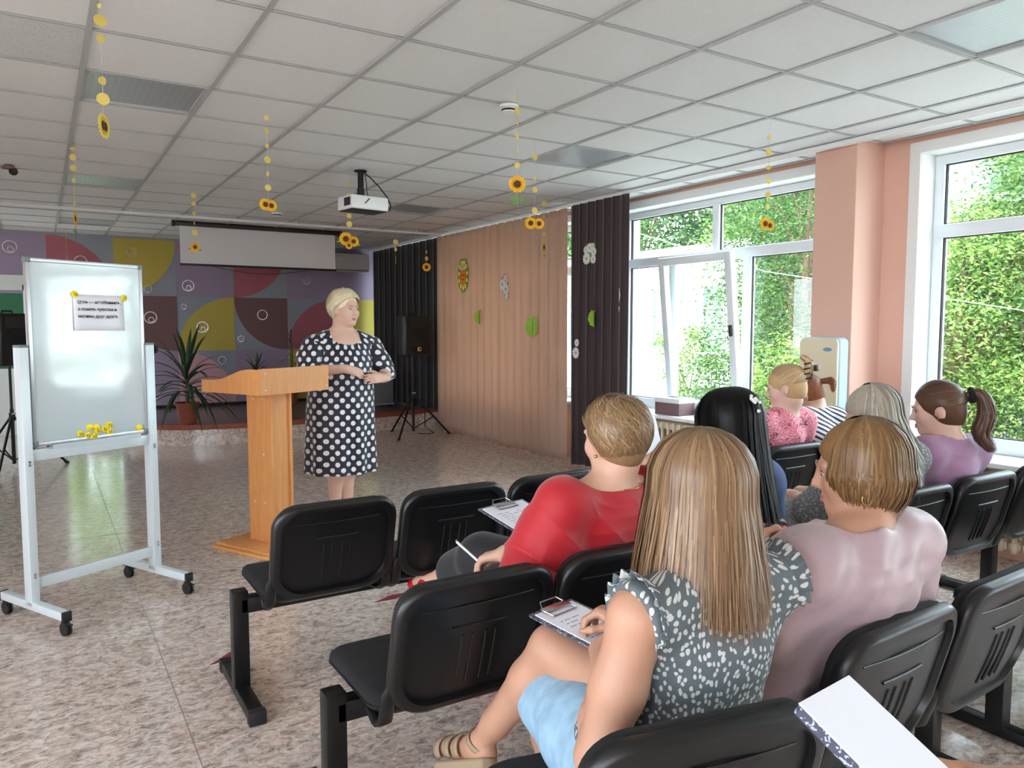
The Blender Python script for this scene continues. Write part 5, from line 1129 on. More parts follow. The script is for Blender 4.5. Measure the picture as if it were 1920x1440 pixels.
mk('skin', (212, 168, 144), 0.5, var=0.04, vscale=20); mk('skin_warm', (188, 142, 117), 0.5, var=0.05, vscale=18); mk('skin_pale', (222, 184, 164), 0.5, var=0.04, vscale=20)
mk('lip', (190, 118, 108), 0.4); mk('eye_white', (226, 222, 216), 0.25); mk('iris', (60, 66, 70), 0.2); mk('brow', (168, 134, 104), 0.7); mk('nail', (240, 206, 200), 0.25); mk('gold', (220, 180, 110), 0.25, metal=1.0)
def face_parts(t, base, H, sc=1.0, browm='brow', lips='lip'):
    b = np.array(base)
    for s in (-1, 1):
        bm = B(); c = hp(H, (s*0.031, 0.0735, 0.004))-b; ball(bm, c, (0.0125*sc, 0.0125*sc, 0.0095*sc), None, 14, 10); e = done('eye', bm, M['eye_white'], t)
        bm = B(); c = hp(H, (s*0.031, 0.083, 0.003))-b; ball(bm, c, (0.0055*sc, 0.004*sc, 0.0052*sc), None, 10, 8); done('iris', bm, M['iris'], e)
        bm = B(); tube(bm, [hp(H, (s*x, y, z))-b for x, y, z in ((0.014, 0.0945, 0.022), (0.030, 0.0925, 0.0275), (0.047, 0.080, 0.022))], [0.0022*sc, 0.0028*sc, 0.0014*sc], 6); done('eyebrow', bm, M[browm], t)
        bm = B(); tube(bm, [hp(H, (s*x, y, z))-b for x, y, z in ((0.018, 0.082, 0.006), (0.030, 0.087, 0.0125), (0.044, 0.080, 0.006))], [0.0008*sc, 0.0014*sc, 0.0009*sc], 5); done('eyelash', bm, M['iris'], t)
    bm = B(); tube(bm, [hp(H, (x, y, -0.0575))-b for x, y in ((-0.024, 0.080), (-0.010, 0.0915), (0, 0.0925), (0.010, 0.0915), (0.024, 0.080))], [0.0015*sc, 0.0042*sc, 0.0040*sc, 0.0042*sc, 0.0015*sc], 8)
    done('upper_lip', bm, M[lips], t)
    bm = B(); tube(bm, [hp(H, (x, y, -0.066))-b for x, y in ((-0.021, 0.081), (-0.010, 0.0905), (0, 0.0925), (0.010, 0.0905), (0.021, 0.081))], [0.0015*sc, 0.0046*sc, 0.0052*sc, 0.0046*sc, 0.0015*sc], 8); done('lower_lip', bm, M[lips], t)
def bounds(pts, pad): p = np.array(pts); return p.min(0)-pad, p.max(0)+pad
def shoe(t, base, an, toe, m, name='shoe', wd=1.0, heel=0.0, open_top=True):
    an, toe = np.array(an, float), np.array(toe, float); dn = unit(toe-an); heelp = an+vec(0, 0, -0.032)-dn*0.03
    lo, hi = bounds([an, toe, heelp], 0.09); V = Vol(lo, hi, 0.006)
    V.cone(heelp, toe*0.6+heelp*0.4, 0.031*wd, 0.030*wd, 0.02); V.cone(toe*0.6+heelp*0.4, toe, 0.031*wd, 0.022*wd, 0.02); V.cone(heelp, heelp+vec(0, 0, 0.02), 0.031, 0.03, 0.01)
    if heel: V.cone(heelp+vec(0, 0, -0.01), heelp+vec(0, 0, -0.01-heel), 0.018, 0.012, 0.01)
    if open_top: V.sub(an*0.72+toe*0.28+vec(0, 0, 0.035), (0.034, 0.034, 0.036), None, 0.006); V.sub(an*0.45+toe*0.55+vec(0, 0, 0.038), (0.03, 0.03, 0.034), None, 0.006)
    return link(name, V.mesh(name, base), m, t)
# ================================================================ FABRICS
mk('red_cloth', (176, 8, 26), 0.62, var=0.06, vscale=4, bump=0.08, bscale=400, sheen=0.25); mk('black_trouser', (26, 26, 30), 0.75, bump=0.1, bscale=500, sheen=0.2)
mk('mauve_satin', (174, 150, 154), 0.42, var=0.04, vscale=5, bump=0.05, bscale=300, sheen=0.3); mk('lilac_knit', (164, 124, 156), 0.85, var=0.06, vscale=14, bump=0.3, bscale=500, sheen=0.3)
mk('blue_cloth', (70, 92, 138), 0.7, var=0.08, vscale=6, bump=0.1, bscale=300); mk('dark_cloth', (44, 46, 56), 0.8, var=0.1, vscale=6); mk('denim', (152, 188, 212), 0.8, var=0.16, vscale=24, bump=0.3, bscale=600); mk('denim_seam', (70, 108, 140), 0.8)
def spots_mat(key, ground, spot, scale, thr, rough=0.75, stretch=(1, 1, 1), uv=False):
    m = mat(key, ground, rough); g = NG(m); v = coords(g, 'UV' if uv else 'Object', stretch); n = g.n('ShaderNodeTexNoise'); n.inputs['Scale'].default_value = scale*0.5; g.l(v, n.inputs[0])
    ad = g.n('ShaderNodeMixRGB'); ad.blend_type = 'LINEAR_LIGHT'; ad.inputs[0].default_value = 0.008; g.l(v, ad.inputs[1]); g.l(n.outputs['Color'], ad.inputs[2])
    vo = g.n('ShaderNodeTexVoronoi'); vo.inputs['Scale'].default_value = scale; vo.inputs['Randomness'].default_value = 0.8; vo.voronoi_dimensions = '2D' if uv else '3D'; g.l(ad.outputs[0], vo.inputs[0])
    g.l(g.mix(g.ramp(vo.outputs['Distance'], [(thr, (1, 1, 1)), (thr+0.04, (0, 0, 0))]), s2l(ground), s2l(spot)), g.b.inputs['Base Color']); M[key] = m; return m
spots_mat('spotted_blouse', (92, 102, 106), (200, 202, 198), 78, 0.26, stretch=(1, 0.72, 1), uv=True); spots_mat('grey_lace', (112, 116, 116), (172, 176, 172), 90, 0.32); spots_mat('speckle', (126, 126, 128), (184, 184, 186), 150, 0.35)
# polka dots on a unit offset grid over UV metres
m = mat('polka', (22, 26, 44), 0.6, sheen=0.2); M['polka'] = m; g = NG(m); uvn = g.n('ShaderNodeUVMap'); sp = g.n('ShaderNodeSeparateXYZ'); g.l(uvn.outputs[0], sp.inputs[0])
def dots(g, u, v, pu, pv, r, ou, ov):
    fu = g.math('SUBTRACT', g.math('FRACT', g.math('ADD', g.math('DIVIDE', u, pu), ou)), 0.5); fv = g.math('SUBTRACT', g.math('FRACT', g.math('ADD', g.math('DIVIDE', v, pv), ov)), 0.5)
    a = g.math('MULTIPLY', fu, pu); b = g.math('MULTIPLY', fv, pv)
    return g.math('LESS_THAN', g.math('ADD', g.math('MULTIPLY', a, a), g.math('MULTIPLY', b, b)), r*r)
dd = g.math('MAXIMUM', dots(g, sp.outputs[0], sp.outputs[1], 0.078, 0.084, 0.0175, 0, 0), dots(g, sp.outputs[0], sp.outputs[1], 0.078, 0.084, 0.0175, 0.5, 0.5))
g.l(g.mix(dd, s2l((22, 26, 44)), s2l((236, 236, 240))), g.b.inputs['Base Color'])
m = mat('navy_stripe', (240, 240, 244), 0.75); M['navy_stripe'] = m; g = NG(m); v = coords(g, 'Object'); s_ = g.n('ShaderNodeSeparateXYZ'); g.l(v, s_.inputs[0])
st = g.math('FRACT', g.math('MULTIPLY', g.math('ADD', g.math('MULTIPLY', s_.outputs[2], 1.0), g.math('MULTIPLY', s_.outputs[0], 0.55)), 30.0)); g.l(g.mix(g.math('LESS_THAN', st, 0.45), s2l((236, 238, 242)), s2l((36, 40, 62))), g.b.inputs['Base Color'])
m = mat('rose_print', (230, 130, 148), 0.75); M['rose_print'] = m; g = NG(m); v = coords(g, 'Object')
nz = g.n('ShaderNodeTexNoise'); nz.inputs['Scale'].default_value = 22; g.l(v, nz.inputs[0]); lm_ = g.n('ShaderNodeMixRGB'); lm_.blend_type = 'LINEAR_LIGHT'; lm_.inputs[0].default_value = 0.035; g.l(v, lm_.inputs[1]); g.l(nz.outputs['Color'], lm_.inputs[2]); v = lm_.outputs[0]
vo = g.n('ShaderNodeTexVoronoi'); vo.inputs['Scale'].default_value = 13; g.l(v, vo.inputs[0]); wv = g.math('SINE', g.math('MULTIPLY', vo.outputs['Distance'], 46.0))
cl = g.ramp(g.math('MULTIPLY_ADD', wv, 0.5, 0.5), [(0.15, s2l((206, 84, 110))), (0.5, s2l((232, 128, 146))), (0.9, s2l((246, 182, 190)))])
v2 = g.n('ShaderNodeTexVoronoi'); v2.inputs['Scale'].default_value = 17; v2.feature = 'DISTANCE_TO_EDGE'; n5 = g.n('ShaderNodeTexNoise'); n5.inputs['Scale'].default_value = 9; g.l(v, n5.inputs[0]); g.l(v, v2.inputs[0])
lf = g.math('MULTIPLY', g.math('LESS_THAN', v2.outputs['Distance'], 0.045), g.math('GREATER_THAN', n5.outputs[0], 0.56)); g.l(g.mix(lf, cl, s2l((70, 56, 62))), g.b.inputs['Base Color'])
m = mat('navy_dot', (48, 58, 82), 0.7); M['navy_dot'] = m; g = NG(m); v = coords(g, 'Object'); vo = g.n('ShaderNodeTexVoronoi'); vo.inputs['Scale'].default_value = 120; vo.inputs['Randomness'].default_value = 0.1; g.l(v, vo.inputs[0]); g.l(g.mix(g.ramp(vo.outputs['Distance'], [(0.2, (1, 1, 1)), (0.25, (0, 0, 0))]), s2l((48, 58, 82)), s2l((160, 170, 190))), g.b.inputs['Base Color'])

def set_uv(me, fn):
    n = len(me.vertices); co = np.zeros(n*3, np.float32); me.vertices.foreach_get('co', co); uv = fn(co.reshape(-1, 3))
    ul = me.uv_layers.new(name='UVMap'); li = np.zeros(len(me.loops), np.int32); me.loops.foreach_get('vertex_index', li); ul.data.foreach_set('uv', uv[li].ravel().astype(np.float32))
def torso_levels(hipc, chestc, g, infl=0.0, top=None):
    """levels from the seat to under the neck; hipc, chestc world points"""
    hx, hy, hz = hipc; cx, cy, cz = chestc; L = []
    for f, rx, ry, dy in ((-0.10, 0.150, 0.120, 0.0), (0.05, 0.182, 0.142, 0.0), (0.25, 0.168, 0.138, 0.012), (0.50, 0.152, 0.128, 0.018), (0.75, 0.152, 0.122, 0.010), (0.95, 0.150, 0.108, 0.0), (1.10, 0.118, 0.082, -0.006), (1.18, 0.07, 0.06, -0.008)):
        L.append((hz+(cz-hz)*f, hx+(cx-hx)*f, hy+(cy-hy)*f+dy, rx*g+infl, ry*g+infl))
    return L
def seated(name, label, base, S):
    """S: pose and dress of one seated person; every coordinate is a world position in metres"""
    t = thing(name, label, 'person', base); b = np.array(base, float); g = S.get('g', 1.0); h = S.get('h', 0.007)
    H = headM(S['hc'], S.get('hy', 0), S.get('hp', 0.1), S.get('hr', 0), S.get('hs', 1.0)); sk = M[S.get('skin', 'skin')]
    pts = [S['hc']]+[S[k][s] for k in ('sh', 'el', 'wr', 'hip', 'kn', 'an', 'toe') for s in (0, 1)]
    lo, hi = bounds(pts, 0.20); lo[2] = max(lo[2], -0.02); hi[2] = S['hc'][2]+0.14
    V = Vol(lo, hi, h)
    hipc = (np.array(S['hip'][0])+np.array(S['hip'][1]))/2; shc = (np.array(S['sh'][0])+np.array(S['sh'][1]))/2; chest = shc+vec(0, 0.02, -0.06)
    V.loft(torso_levels(hipc, chest, g, -0.006), 0.03, None, S.get('tyaw', 0))
    nb = np.array(S.get('nb', shc+vec(0, 0.0, 0.045)))
    V.chain([S['sh'][0], nb-vec(0, 0, 0.015), S['sh'][1]], [0.048*g, 0.060*g, 0.048*g], 0.04)
    V.chain([nb-vec(0, 0, 0.03), hp(H, (0, -0.022, -0.075)), hp(H, (0, -0.02, -0.02))], [0.060, 0.052, 0.050], 0.03)
    head(V, H, S.get('hs', 1.0), S.get('fat', 0.0))
    for s in (0, 1):
        arm(V, S['sh'][s], S['el'][s], S['wr'][s], g*S.get('armg', 1.0))
        leg(V, S['hip'][s], S['kn'][s], S['an'][s], S['toe'][s], S.get('legg', 1.0))
        hd = S['hand'][s]; hand(V, S['wr'][s], hd[0], hd[1], hd[2], **(hd[3] if len(hd) > 3 else {}))
    o = link('body', V.mesh('body', base), sk, t)
    # ---- top
    T = S['top']; infl = T.get('infl', 0.014); lo2, hi2 = bounds([S['sh'][0], S['sh'][1], S['el'][0], S['el'][1], hipc, S['wr'][0] if T.get('long') else S['el'][0], S['wr'][1] if T.get('long') else S['el'][1]], 0.22)
    lo2[2] = max(lo2[2], hipc[2]-0.10); V = Vol(lo2, hi2, T.get('h', h))
    V.loft(torso_levels(hipc, chest, g, infl), 0.03, T.get('fold'), S.get('tyaw', 0))
    V.chain([S['sh'][0], nb-vec(0, 0, 0.022), S['sh'][1]], [0.055*g+infl*0.6, 0.058*g+infl*0.4, 0.055*g+infl*0.6], 0.05)
    if T.get('drape'): V.ell(shc+vec(0, 0.035, -0.02), (0.205*g, 0.098*g, 0.08), None, 0.07); V.ell(shc+vec(0, 0.055, -0.12), (0.215*g, 0.11*g, 0.13), None, 0.07)
    sl = T.get('sleeve', 0.5)
    for s in (0, 1):
        a, e, w_ = (np.array(S[k][s], float) for k in ('sh', 'el', 'wr')); ag = g*S.get('armg', 1.0)
        if sl > 0:
            q = a+(e-a)*min(sl, 1.0); V.chain([a, (a+q)/2, q], [0.056*ag+infl, 0.053*ag+infl, T.get('cuff', 0.050*ag+infl)], 0.04)
            if T.get('bat'): V.cone((a+q)/2+vec(0, 0, -0.02), chest+(a-shc)*0.45+vec(0, 0, -0.13), 0.055*ag+infl, 0.07, 0.08)
        if sl > 1: q2 = e+(w_-e)*(sl-1); V.chain([e, q2], [0.043*ag+infl, 0.034*ag+infl], 0.03)
        if sl <= 1: V.plane(*( (a+(e-a)*sl, unit(e-a)) ) ) if False else None
    if sl == 0:
        for s in (0, 1): V.sub(np.array(S['sh'][s])+(np.array(S['sh'][s])-shc)*0.30+vec(0, 0, -0.03), (0.055, 0.10, 0.105), None, 0.01)
    nk = T.get('neck', (0.085, 0.085, 0.05)); V.sub(nb+vec(*T.get('neckoff', (0, 0.015, 0.02))), nk, None, 0.008)
    V.sub(hp(H, (0, -0.02, -0.06)), (0.066, 0.066, 0.09), None, 0.0)
    if T.get('disp'): V.disp(T['disp'])
    tme = V.mesh('blouse', base)
    if T.get('uv'): set_uv(tme, lambda c: np.stack([np.arctan2(c[:, 0]-(hipc-b)[0], -(c[:, 1]-(hipc-b)[1]+0.03))*T['uv'], c[:, 2]], 1))
    o = link(T.get('name', 'blouse'), tme, M[T['mat']], t)
    # ---- bottom
    Bt = S.get('bottom')
    if Bt:
        ln = Bt.get('len', 0.95); pts = [S['hip'][0], S['hip'][1], S['kn'][0], S['kn'][1]]+([S['an'][0], S['an'][1]] if ln > 1 else [])
        lo3, hi3 = bounds(pts, 0.17); lo3[2] = max(lo3[2], 0.005); V = Vol(lo3, hi3, Bt.get('h', max(h, 0.010))); inf = Bt.get('infl', 0.014); lg = S.get('legg', 1.0)
        V.loft([(hipc[2]-0.09, hipc[0], hipc[1], 0.15*g, 0.12*g), (hipc[2], hipc[0], hipc[1], 0.18*g+inf*0.4, 0.145*g+inf*0.4), (hipc[2]+0.10, hipc[0], hipc[1], 0.165*g, 0.135*g)], 0.04)
        for s in (0, 1):
            a, k_, n_ = (np.array(S[q][s], float) for q in ('hip', 'kn', 'an'))
            e = a+(k_-a)*min(Bt['lens'][s] if 'lens' in Bt else ln, 1.0); V.chain([a, (a+e)/2, e], [0.090*lg+inf, 0.080*lg+inf, (0.062 if ln >= 1 else 0.066)*lg+inf*Bt.get('flare', 1.0)], 0.03 if not Bt.get('skirt') else 0.10)
            if ln > 1: V.chain([k_, k_+(n_-k_)*(ln-1)], [0.060*lg+inf, 0.045*lg+inf*Bt.get('flare', 1.0)], 0.02)
        if Bt.get('disp'): V.disp(Bt['disp'])
        o = link(Bt.get('name', 'trousers'), V.mesh('trousers', base), M[Bt['mat']], t)
    if S.get('face'): face_parts(t, base, H, S.get('hs', 1.0), S.get('browm', 'brow'))
    if S.get('shoe'):
        for s in (0, 1): shoe(t, base, S['an'][s], S['toe'][s], M[S['shoe']], S.get('shoename', 'shoe'), heel=S.get('heel', 0.0))
    return t, H
def standard_legs(x, yb, spread=0.09, kx=0.0, fwd=0.46):
    """feet flat, knees forward over the bench front"""
    return dict(hip=[(x-spread, yb, 0.555), (x+spread, yb, 0.555)], kn=[(x-spread-0.015+kx, yb+0.43, 0.54), (x+spread+0.015+kx, yb+0.43, 0.54)], an=[(x-spread+kx, yb+fwd, 0.095), (x+spread+kx, yb+fwd, 0.095)], toe=[(x-spread-0.01+kx, yb+fwd+0.16, 0.045), (x+spread+0.01+kx, yb+fwd+0.16, 0.045)])

# ---------------------------------------------------------------- woman with long straight hair and spotted blouse
S = dict(hc=(1.088, 1.065, 1.118), hy=0.10, hp=0.22, skin='skin_warm', sh=[(0.90, 1.015, 0.925), (1.275, 1.02, 0.925)], el=[(0.825, 1.035, 0.675), (1.34, 1.17, 0.70)], wr=[(0.985, 1.215, 0.745), (1.14, 1.30, 0.775)],
         hand=[((0.55, 0.75, 0.12), (-0.6, 0.35, 0.75), 1, dict(curl=0.55)), ((-0.6, 0.75, 0.1), (0.2, 0.1, 1), -1, dict(curl=0.7))], g=1.06, armg=0.98, h=0.0072,
         hip=[(0.955, 1.10, 0.56), (1.135, 1.11, 0.565)], kn=[(1.085, 1.56, 0.505), (1.05, 1.50, 0.655)], an=[(1.16, 1.64, 0.10), (0.965, 1.72, 0.325)], toe=[(1.17, 1.81, 0.045), (0.935, 1.90, 0.235)], legg=1.0,
         top=dict(mat='spotted_blouse', uv=0.16, sleeve=0.0, infl=0.014, neck=(0.08, 0.075, 0.045), name='blouse', disp=lambda x, y, z: 0.006*np.sin(70*(z-0.4*x)+3*np.sin(16*x))*np.clip((0.80-z)*6, 0, 1)+0.003*np.sin(40*x+20*z)),
         bottom=dict(mat='denim', h=0.007, len=0.80, lens=(0.90, 0.30), infl=0.026, name='denim_shorts', flare=1.3))
t, H = seated('person', 'woman with long straight fair hair in a spotted sleeveless blouse and pale denim', (1.06, 1.20, 0), S)
base = (1.06, 1.20, 0)
hair_shell(t, base, H, M['hair_longblond'], grow=0.99)
hair_fall(t, base, H, 6800, 0.915, M['hair_longblond'], 21, gap=0.75, flare=0.022, wave=0.005, jit=0.022, vol=0.13, w=0.0021, drift=(-0.008, -0.010), K=16, zside=0.03)
# ruffles along both arm holes
for s in (0, 1):
    c = vec(*S['sh'][s]); sg = -1 if s == 0 else 1; P = np.zeros((72, 5, 3))
    for k in range(72):
        a = R(-35+230*k/71); p0 = c+vec(-sg*0.022, -0.060*math.cos(a), 0.006+0.058*math.sin(a)); rad = unit(vec(sg*1.0, -0.5*math.cos(a), 0.55*math.sin(a)))
        for j in range(5): P[k, j] = p0+rad*(0.010*j)+vec(0.3, 0.8, 0.5)*0.0020*j*math.sin(k*1.0)
    if True:
        rm = grid_mesh('ruffle', P-np.array(base)); set_uv(rm, lambda c_: np.stack([c_[:, 1], c_[:, 2]], 1)); o = link('ruffle', rm, M['spotted_blouse'], t); sol(o, 0.002)
mk('sandal', (158, 138, 112), 0.7)
an, toe = vec(*S['an'][1]), vec(*S['toe'][1]); dn = unit(toe-an); up = unit(vec(0.25, 0.5, 0.85)-dn*(vec(0.25, 0.5, 0.85)@dn)); sd = np.cross(dn, up)
def sandal(an, toe, up, t, base):
    dn = unit(toe-an); up = unit(up-dn*(up@dn)); sd = np.cross(dn, up); b = np.array(base)
    f = lambda a, s, u: an+dn*a+sd*s+up*u-b
    bm = B(); out = [(-0.06, 0.0), (-0.05, 0.028), (0.0, 0.034), (0.09, 0.040), (0.16, 0.044), (0.205, 0.030), (0.22, 0.0), (0.205, -0.030), (0.16, -0.042), (0.09, -0.036), (0.0, -0.032), (-0.05, -0.028)]
    M4 = Matrix(((dn[0], sd[0], up[0], (an-b)[0]), (dn[1], sd[1], up[1], (an-b)[1]), (dn[2], sd[2], up[2], (an-b)[2]), (0, 0, 0, 1)))
    prism(bm, [(x*0.92, y) for x, y in out], -0.066, -0.034, M4); so2 = bev(done('sandal_sole', bm, M['sandal'], t), 0.006)
    L = np.linalg.norm(toe-an)
    for (a0, w, r) in ((0.80*L, 0.013, 0.036), (0.56*L, 0.012, 0.036), (0.30*L, 0.010, 0.040)):
        P = np.zeros((21, 3, 3))
        for k in range(21):
            q = R(-40+260*k/20)
            for j in range(3): P[k, j] = f(a0+w*(j-1), r*math.cos(q)*1.02, r*math.sin(q)*0.95-0.004)
        sol(link('sandal_strap', grid_mesh('sandal_strap', P), M['sandal'], t), 0.004)
    P = np.zeros((24, 3, 3)); ax = unit(vec(0.15, -0.45, 0.85)); e1 = unit(np.cross(ax, sd)); e2 = np.cross(ax, e1)
    for k in range(24):
        q = 2*PI*k/24
        for j in range(3): P[k, j] = an-b+(e1*math.cos(q)+e2*math.sin(q))*0.0385+ax*(0.008*(j-1)+0.012)
    sol(link('sandal_strap', grid_mesh('sandal_strap', P, True), M['sandal'], t), 0.004)
sandal(an, toe, up, t, base); sandal(vec(*S['an'][0]), vec(*S['toe'][0]), vec(0, 0.2, 1), t, base)

# ---------------------------------------------------------------- woman in the red blouse
S = dict(hc=(1.487, 1.80, 1.108), hy=0.06, hp=0.12, skin='skin', sh=[(1.285, 1.785, 0.925), (1.635, 1.80, 0.92)], el=[(1.185, 1.855, 0.675), (1.71, 1.93, 0.69)], wr=[(1.245, 2.035, 0.725), (1.56, 2.16, 0.74)],
         hand=[((-0.58, 0.72, -0.28), (-0.15, 0.25, 0.95), 1, dict(curl=0.42, spread=0.05, curls=[0.5, 0.45, 0.55, 0.6])), ((-0.5, 0.85, 0.0), (0.2, 0.1, 1), -1)], g=1.06, h=0.0064,
         hip=[(1.37, 1.93, 0.56), (1.56, 1.93, 0.565)], kn=[(1.40, 2.33, 0.50), (1.325, 2.33, 0.615)], an=[(1.50, 2.42, 0.10), (1.325, 2.66, 0.455)], toe=[(1.505, 2.56, 0.035), (1.255, 2.79, 0.40)],
         top=dict(mat='red_cloth', sleeve=0.82, infl=0.026, neck=(0.150, 0.110, 0.065), neckoff=(0, 0.0, 0.045), cuff=0.092, bat=True, name='blouse', h=0.006,
                  disp=lambda x, y, z: 0.016*(np.abs(np.sin(21*(x+0.85*z)+1.6*np.sin(9*z)+1.0))**0.6-0.6)*np.clip((0.99-z)*6, 0, 1)+0.010*(np.abs(np.sin(30*(x-0.55*z)))-0.5)*np.clip((0.88-z)*8, 0, 1)),
         bottom=dict(mat='black_trouser', len=1.62, infl=0.024, flare=1.5), shoe='shoe_red', shoename='red_shoe', heel=0.03)
base = (1.47, 1.93, 0); t, H = seated('person', 'woman in a loose red blouse and black trousers with short layered fair hair', base, S)
hair_shell(t, base, H, M['hair_short'], nape=-0.082, grow=1.0, low=0.96)
hair_tufts(t, base, H, 8000, 0.12, M['hair_short'], 31, sweep=0.75, lift=0.10, w=0.0019, phmax=1.75, gap=0.6, wavy=0.16, rho0=1.03, K=11)
hair_tufts(t, base, H, 3500, 0.05, M['hair_short'], 32, sweep=-0.3, lift=0.03, w=0.0022, phmin=1.35, phmax=2.2, gap=1.0, rho0=1.10)
for s in (-1, 1):
    bm = B(); ball(bm, hp(H, (s*0.083, -0.004, -0.048))-np.array(base), 0.006, None, 10, 8); done('earring', bm, M['gold'], t)
bm = B(); c_ = hp(H, (0, -0.012, -0.135))-np.array(base); tube(bm, [Vector(c_)+Vector((0.0625*math.cos(R(a)), 0.0625*math.sin(R(a)), 0.010*math.sin(R(a)))) for a in range(0, 360, 12)], 0.0012, 5, closed=True); done('necklace', bm, M['gold'], t)

# ---------------------------------------------------------------- woman with the bob in the mauve blouse
S = dict(hc=(1.632, 1.075, 1.112), hs=0.96, hy=0.66, hp=0.16, skin='skin_warm', sh=[(1.405, 1.05, 0.915), (1.765, 1.04, 0.925)], el=[(1.36, 1.20, 0.70), (1.86, 1.15, 0.69)], wr=[(1.615, 1.345, 0.815), (1.72, 1.33, 0.72)],
         hand=[((0.30, 0.10, 0.95), (-0.75, 0.6, 0.2), 1, dict(curl=0.95, tcurl=0.5)), ((-0.7, 0.6, 0), (0, 0, 1), -1)], g=1.10, h=0.0075, face=True, fat=0.004,
         top=dict(mat='mauve_satin', sleeve=1.0, infl=0.026, neck=(0.092, 0.088, 0.05), neckoff=(0.0, 0.02, 0.045), cuff=0.085, bat=True, drape=1.0, name='blouse', disp=lambda x, y, z: 0.012*(np.abs(np.sin(20*(x-0.9*z)+1.5*np.sin(8*z)+0.4))**0.6-0.6)*np.clip((0.94-z)*6, 0, 1)+0.009*(np.abs(np.sin(27*(x+0.6*z)+8*y))-0.5)*np.clip((0.90-z)*7, 0, 1)+0.004*np.sin(48*(x-0.5*z)+3*np.sin(11*z))),
         bottom=dict(mat='dark_cloth', len=1.8, infl=0.02), shoe='black_trouser', **standard_legs(1.58, 1.215))
base = (1.58, 1.19, 0); t, H = seated('person', 'woman with a golden brown bob in a mauve satin blouse holding a red pen', base, S)
hair_shell(t, base, H, M['hair_bob'], nape=-0.09, grow=1.0, sc=0.96)
hair_fall(t, base, H, 6000, 1.035, M['hair_bob'], 41, gap=0.92, flare=0.03, curl=0.055, wave=0.004, jit=0.010, vol=0.11, w=0.0023, K=14, zside=0.035, tilt=0.15)
bm = B(); tube(bm, [hp(H, (-0.084, -0.004+0.010*math.cos(R(a)), -0.058+0.012*math.sin(R(a))))-np.array(base) for a in range(0, 360, 24)], 0.0015, 5, closed=True); done('earring', bm, M['gold'], t)

# ---------------------------------------------------------------- woman with long black hair
S = dict(hc=(1.985, 1.80, 1.105), hy=0.25, hp=0.35, skin='skin', sh=[(1.80, 1.79, 0.915), (2.155, 1.79, 0.905)], el=[(1.78, 1.98, 0.70), (2.255, 1.89, 0.68)], wr=[(1.97, 2.17, 0.86), (2.07, 2.21, 0.83)],
         hand=[((0.35, 0.25, 0.9), (-0.6, -0.5, 0.3), 1, dict(curl=0.6)), ((0.0, 0.35, 0.92), (0.6, -0.6, 0.2), -1, dict(curl=0.8))], g=1.03, h=0.0095,
         top=dict(mat='blue_cloth', sleeve=1.9, long=True, infl=0.022, name='shirt', disp=lambda x, y, z: 0.006*np.sin(36*(x+0.6*z)+2*np.sin(9*z))), bottom=dict(mat='dark_cloth', len=1.8, infl=0.02), shoe='black_trouser', **standard_legs(1.94, 1.92))
base = (1.94, 1.92, 0); t, H = seated('person', 'woman with very long black hair and a pearl clip in a blue top', base, S)
hair_shell(t, base, H, M['hair_black'], grow=1.0)
hair_fall(t, base, H, 3000, 0.60, M['hair_black'], 51, gap=0.7, flare=0.03, wave=0.006, jit=0.05, vol=0.22, w=0.0035, K=15, drift=(0.06, -0.01), zside=0.25)
mk('pearl', (232, 228, 222), 0.2)
bm = B(); rr = random.Random(3); nb_ = np.array(base)
for k in range(9): 
    d_ = unit(vec(-0.22+0.16*rr.uniform(-1, 1), -0.95, 0.16+0.24*rr.uniform(-1, 1))); ball(bm, (onhead(H, d_[None], np.array([1.27]))[0]-nb_), 0.005+0.0015*rr.random(), None, 10, 8)
o = done('pearl_clip', bm, M['pearl'], t); o['kind'] = 'stuff'

# ---------------------------------------------------------------- woman in the rose print top
S = dict(hc=(3.545, 2.80, 1.108), hy=0.62, hp=0.22, skin='skin_pale', sh=[(3.37, 2.815, 0.915), (3.715, 2.80, 0.905)], el=[(3.33, 2.95, 0.70), (3.80, 2.92, 0.68)], wr=[(3.44, 3.16, 0.72), (3.66, 3.16, 0.70)],
         hand=[((0.5, 0.8, 0), (0, 0, 1), 1), ((-0.5, 0.8, 0), (0, 0, 1), -1)], g=1.06, h=0.0095, face=True, fat=0.004,
         top=dict(mat='rose_print', sleeve=0.55, infl=0.016, neck=(0.075, 0.075, 0.045), disp=lambda x, y, z: 0.004*np.sin(40*(x+0.4*z))), bottom=dict(mat='dark_cloth', len=1.8, infl=0.02), shoe='black_trouser', **standard_legs(3.52, 2.92))
base = (3.52, 2.92, 0); t, H = seated('person', 'woman in a pink rose print top, fair hair pinned by a black claw clip', base, S)
TD = (0.0, -0.86, 0.42); hair_shell(t, base, H, M['hair_fair'], nape=-0.055); hair_back(t, base, H, 2600, TD, M['hair_fair'], 61, w=0.003, tipout=0.10, lift=0.05)
tp = onhead(H, unit(TD)[None], np.array([1.08]))[0]; bk_ = H[:3, :3] @ vec(0, -1, 0); upv = vec(0, 0, 1)
strand_bundle(t, base, [tp-upv*0.05, tp+bk_*0.025, tp+bk_*0.02+upv*0.045, tp+upv*0.075-bk_*0.01], [0.02, 0.028, 0.022, 0.02], 160, M['hair_fair'], 62)
bm = B(); b_ = np.array(base); sd_ = H[:3, :3] @ vec(1, 0, 0)
for s in (-1, 1):
    for k in range(4): tube(bm, [tp+bk_*0.035+upv*(0.035-0.028*k)-b_, tp+bk_*0.03+sd_*s*0.022+upv*(0.035-0.028*k)-b_, tp+sd_*s*0.038+upv*(0.035-0.028*k)-b_], 0.0045, 6)
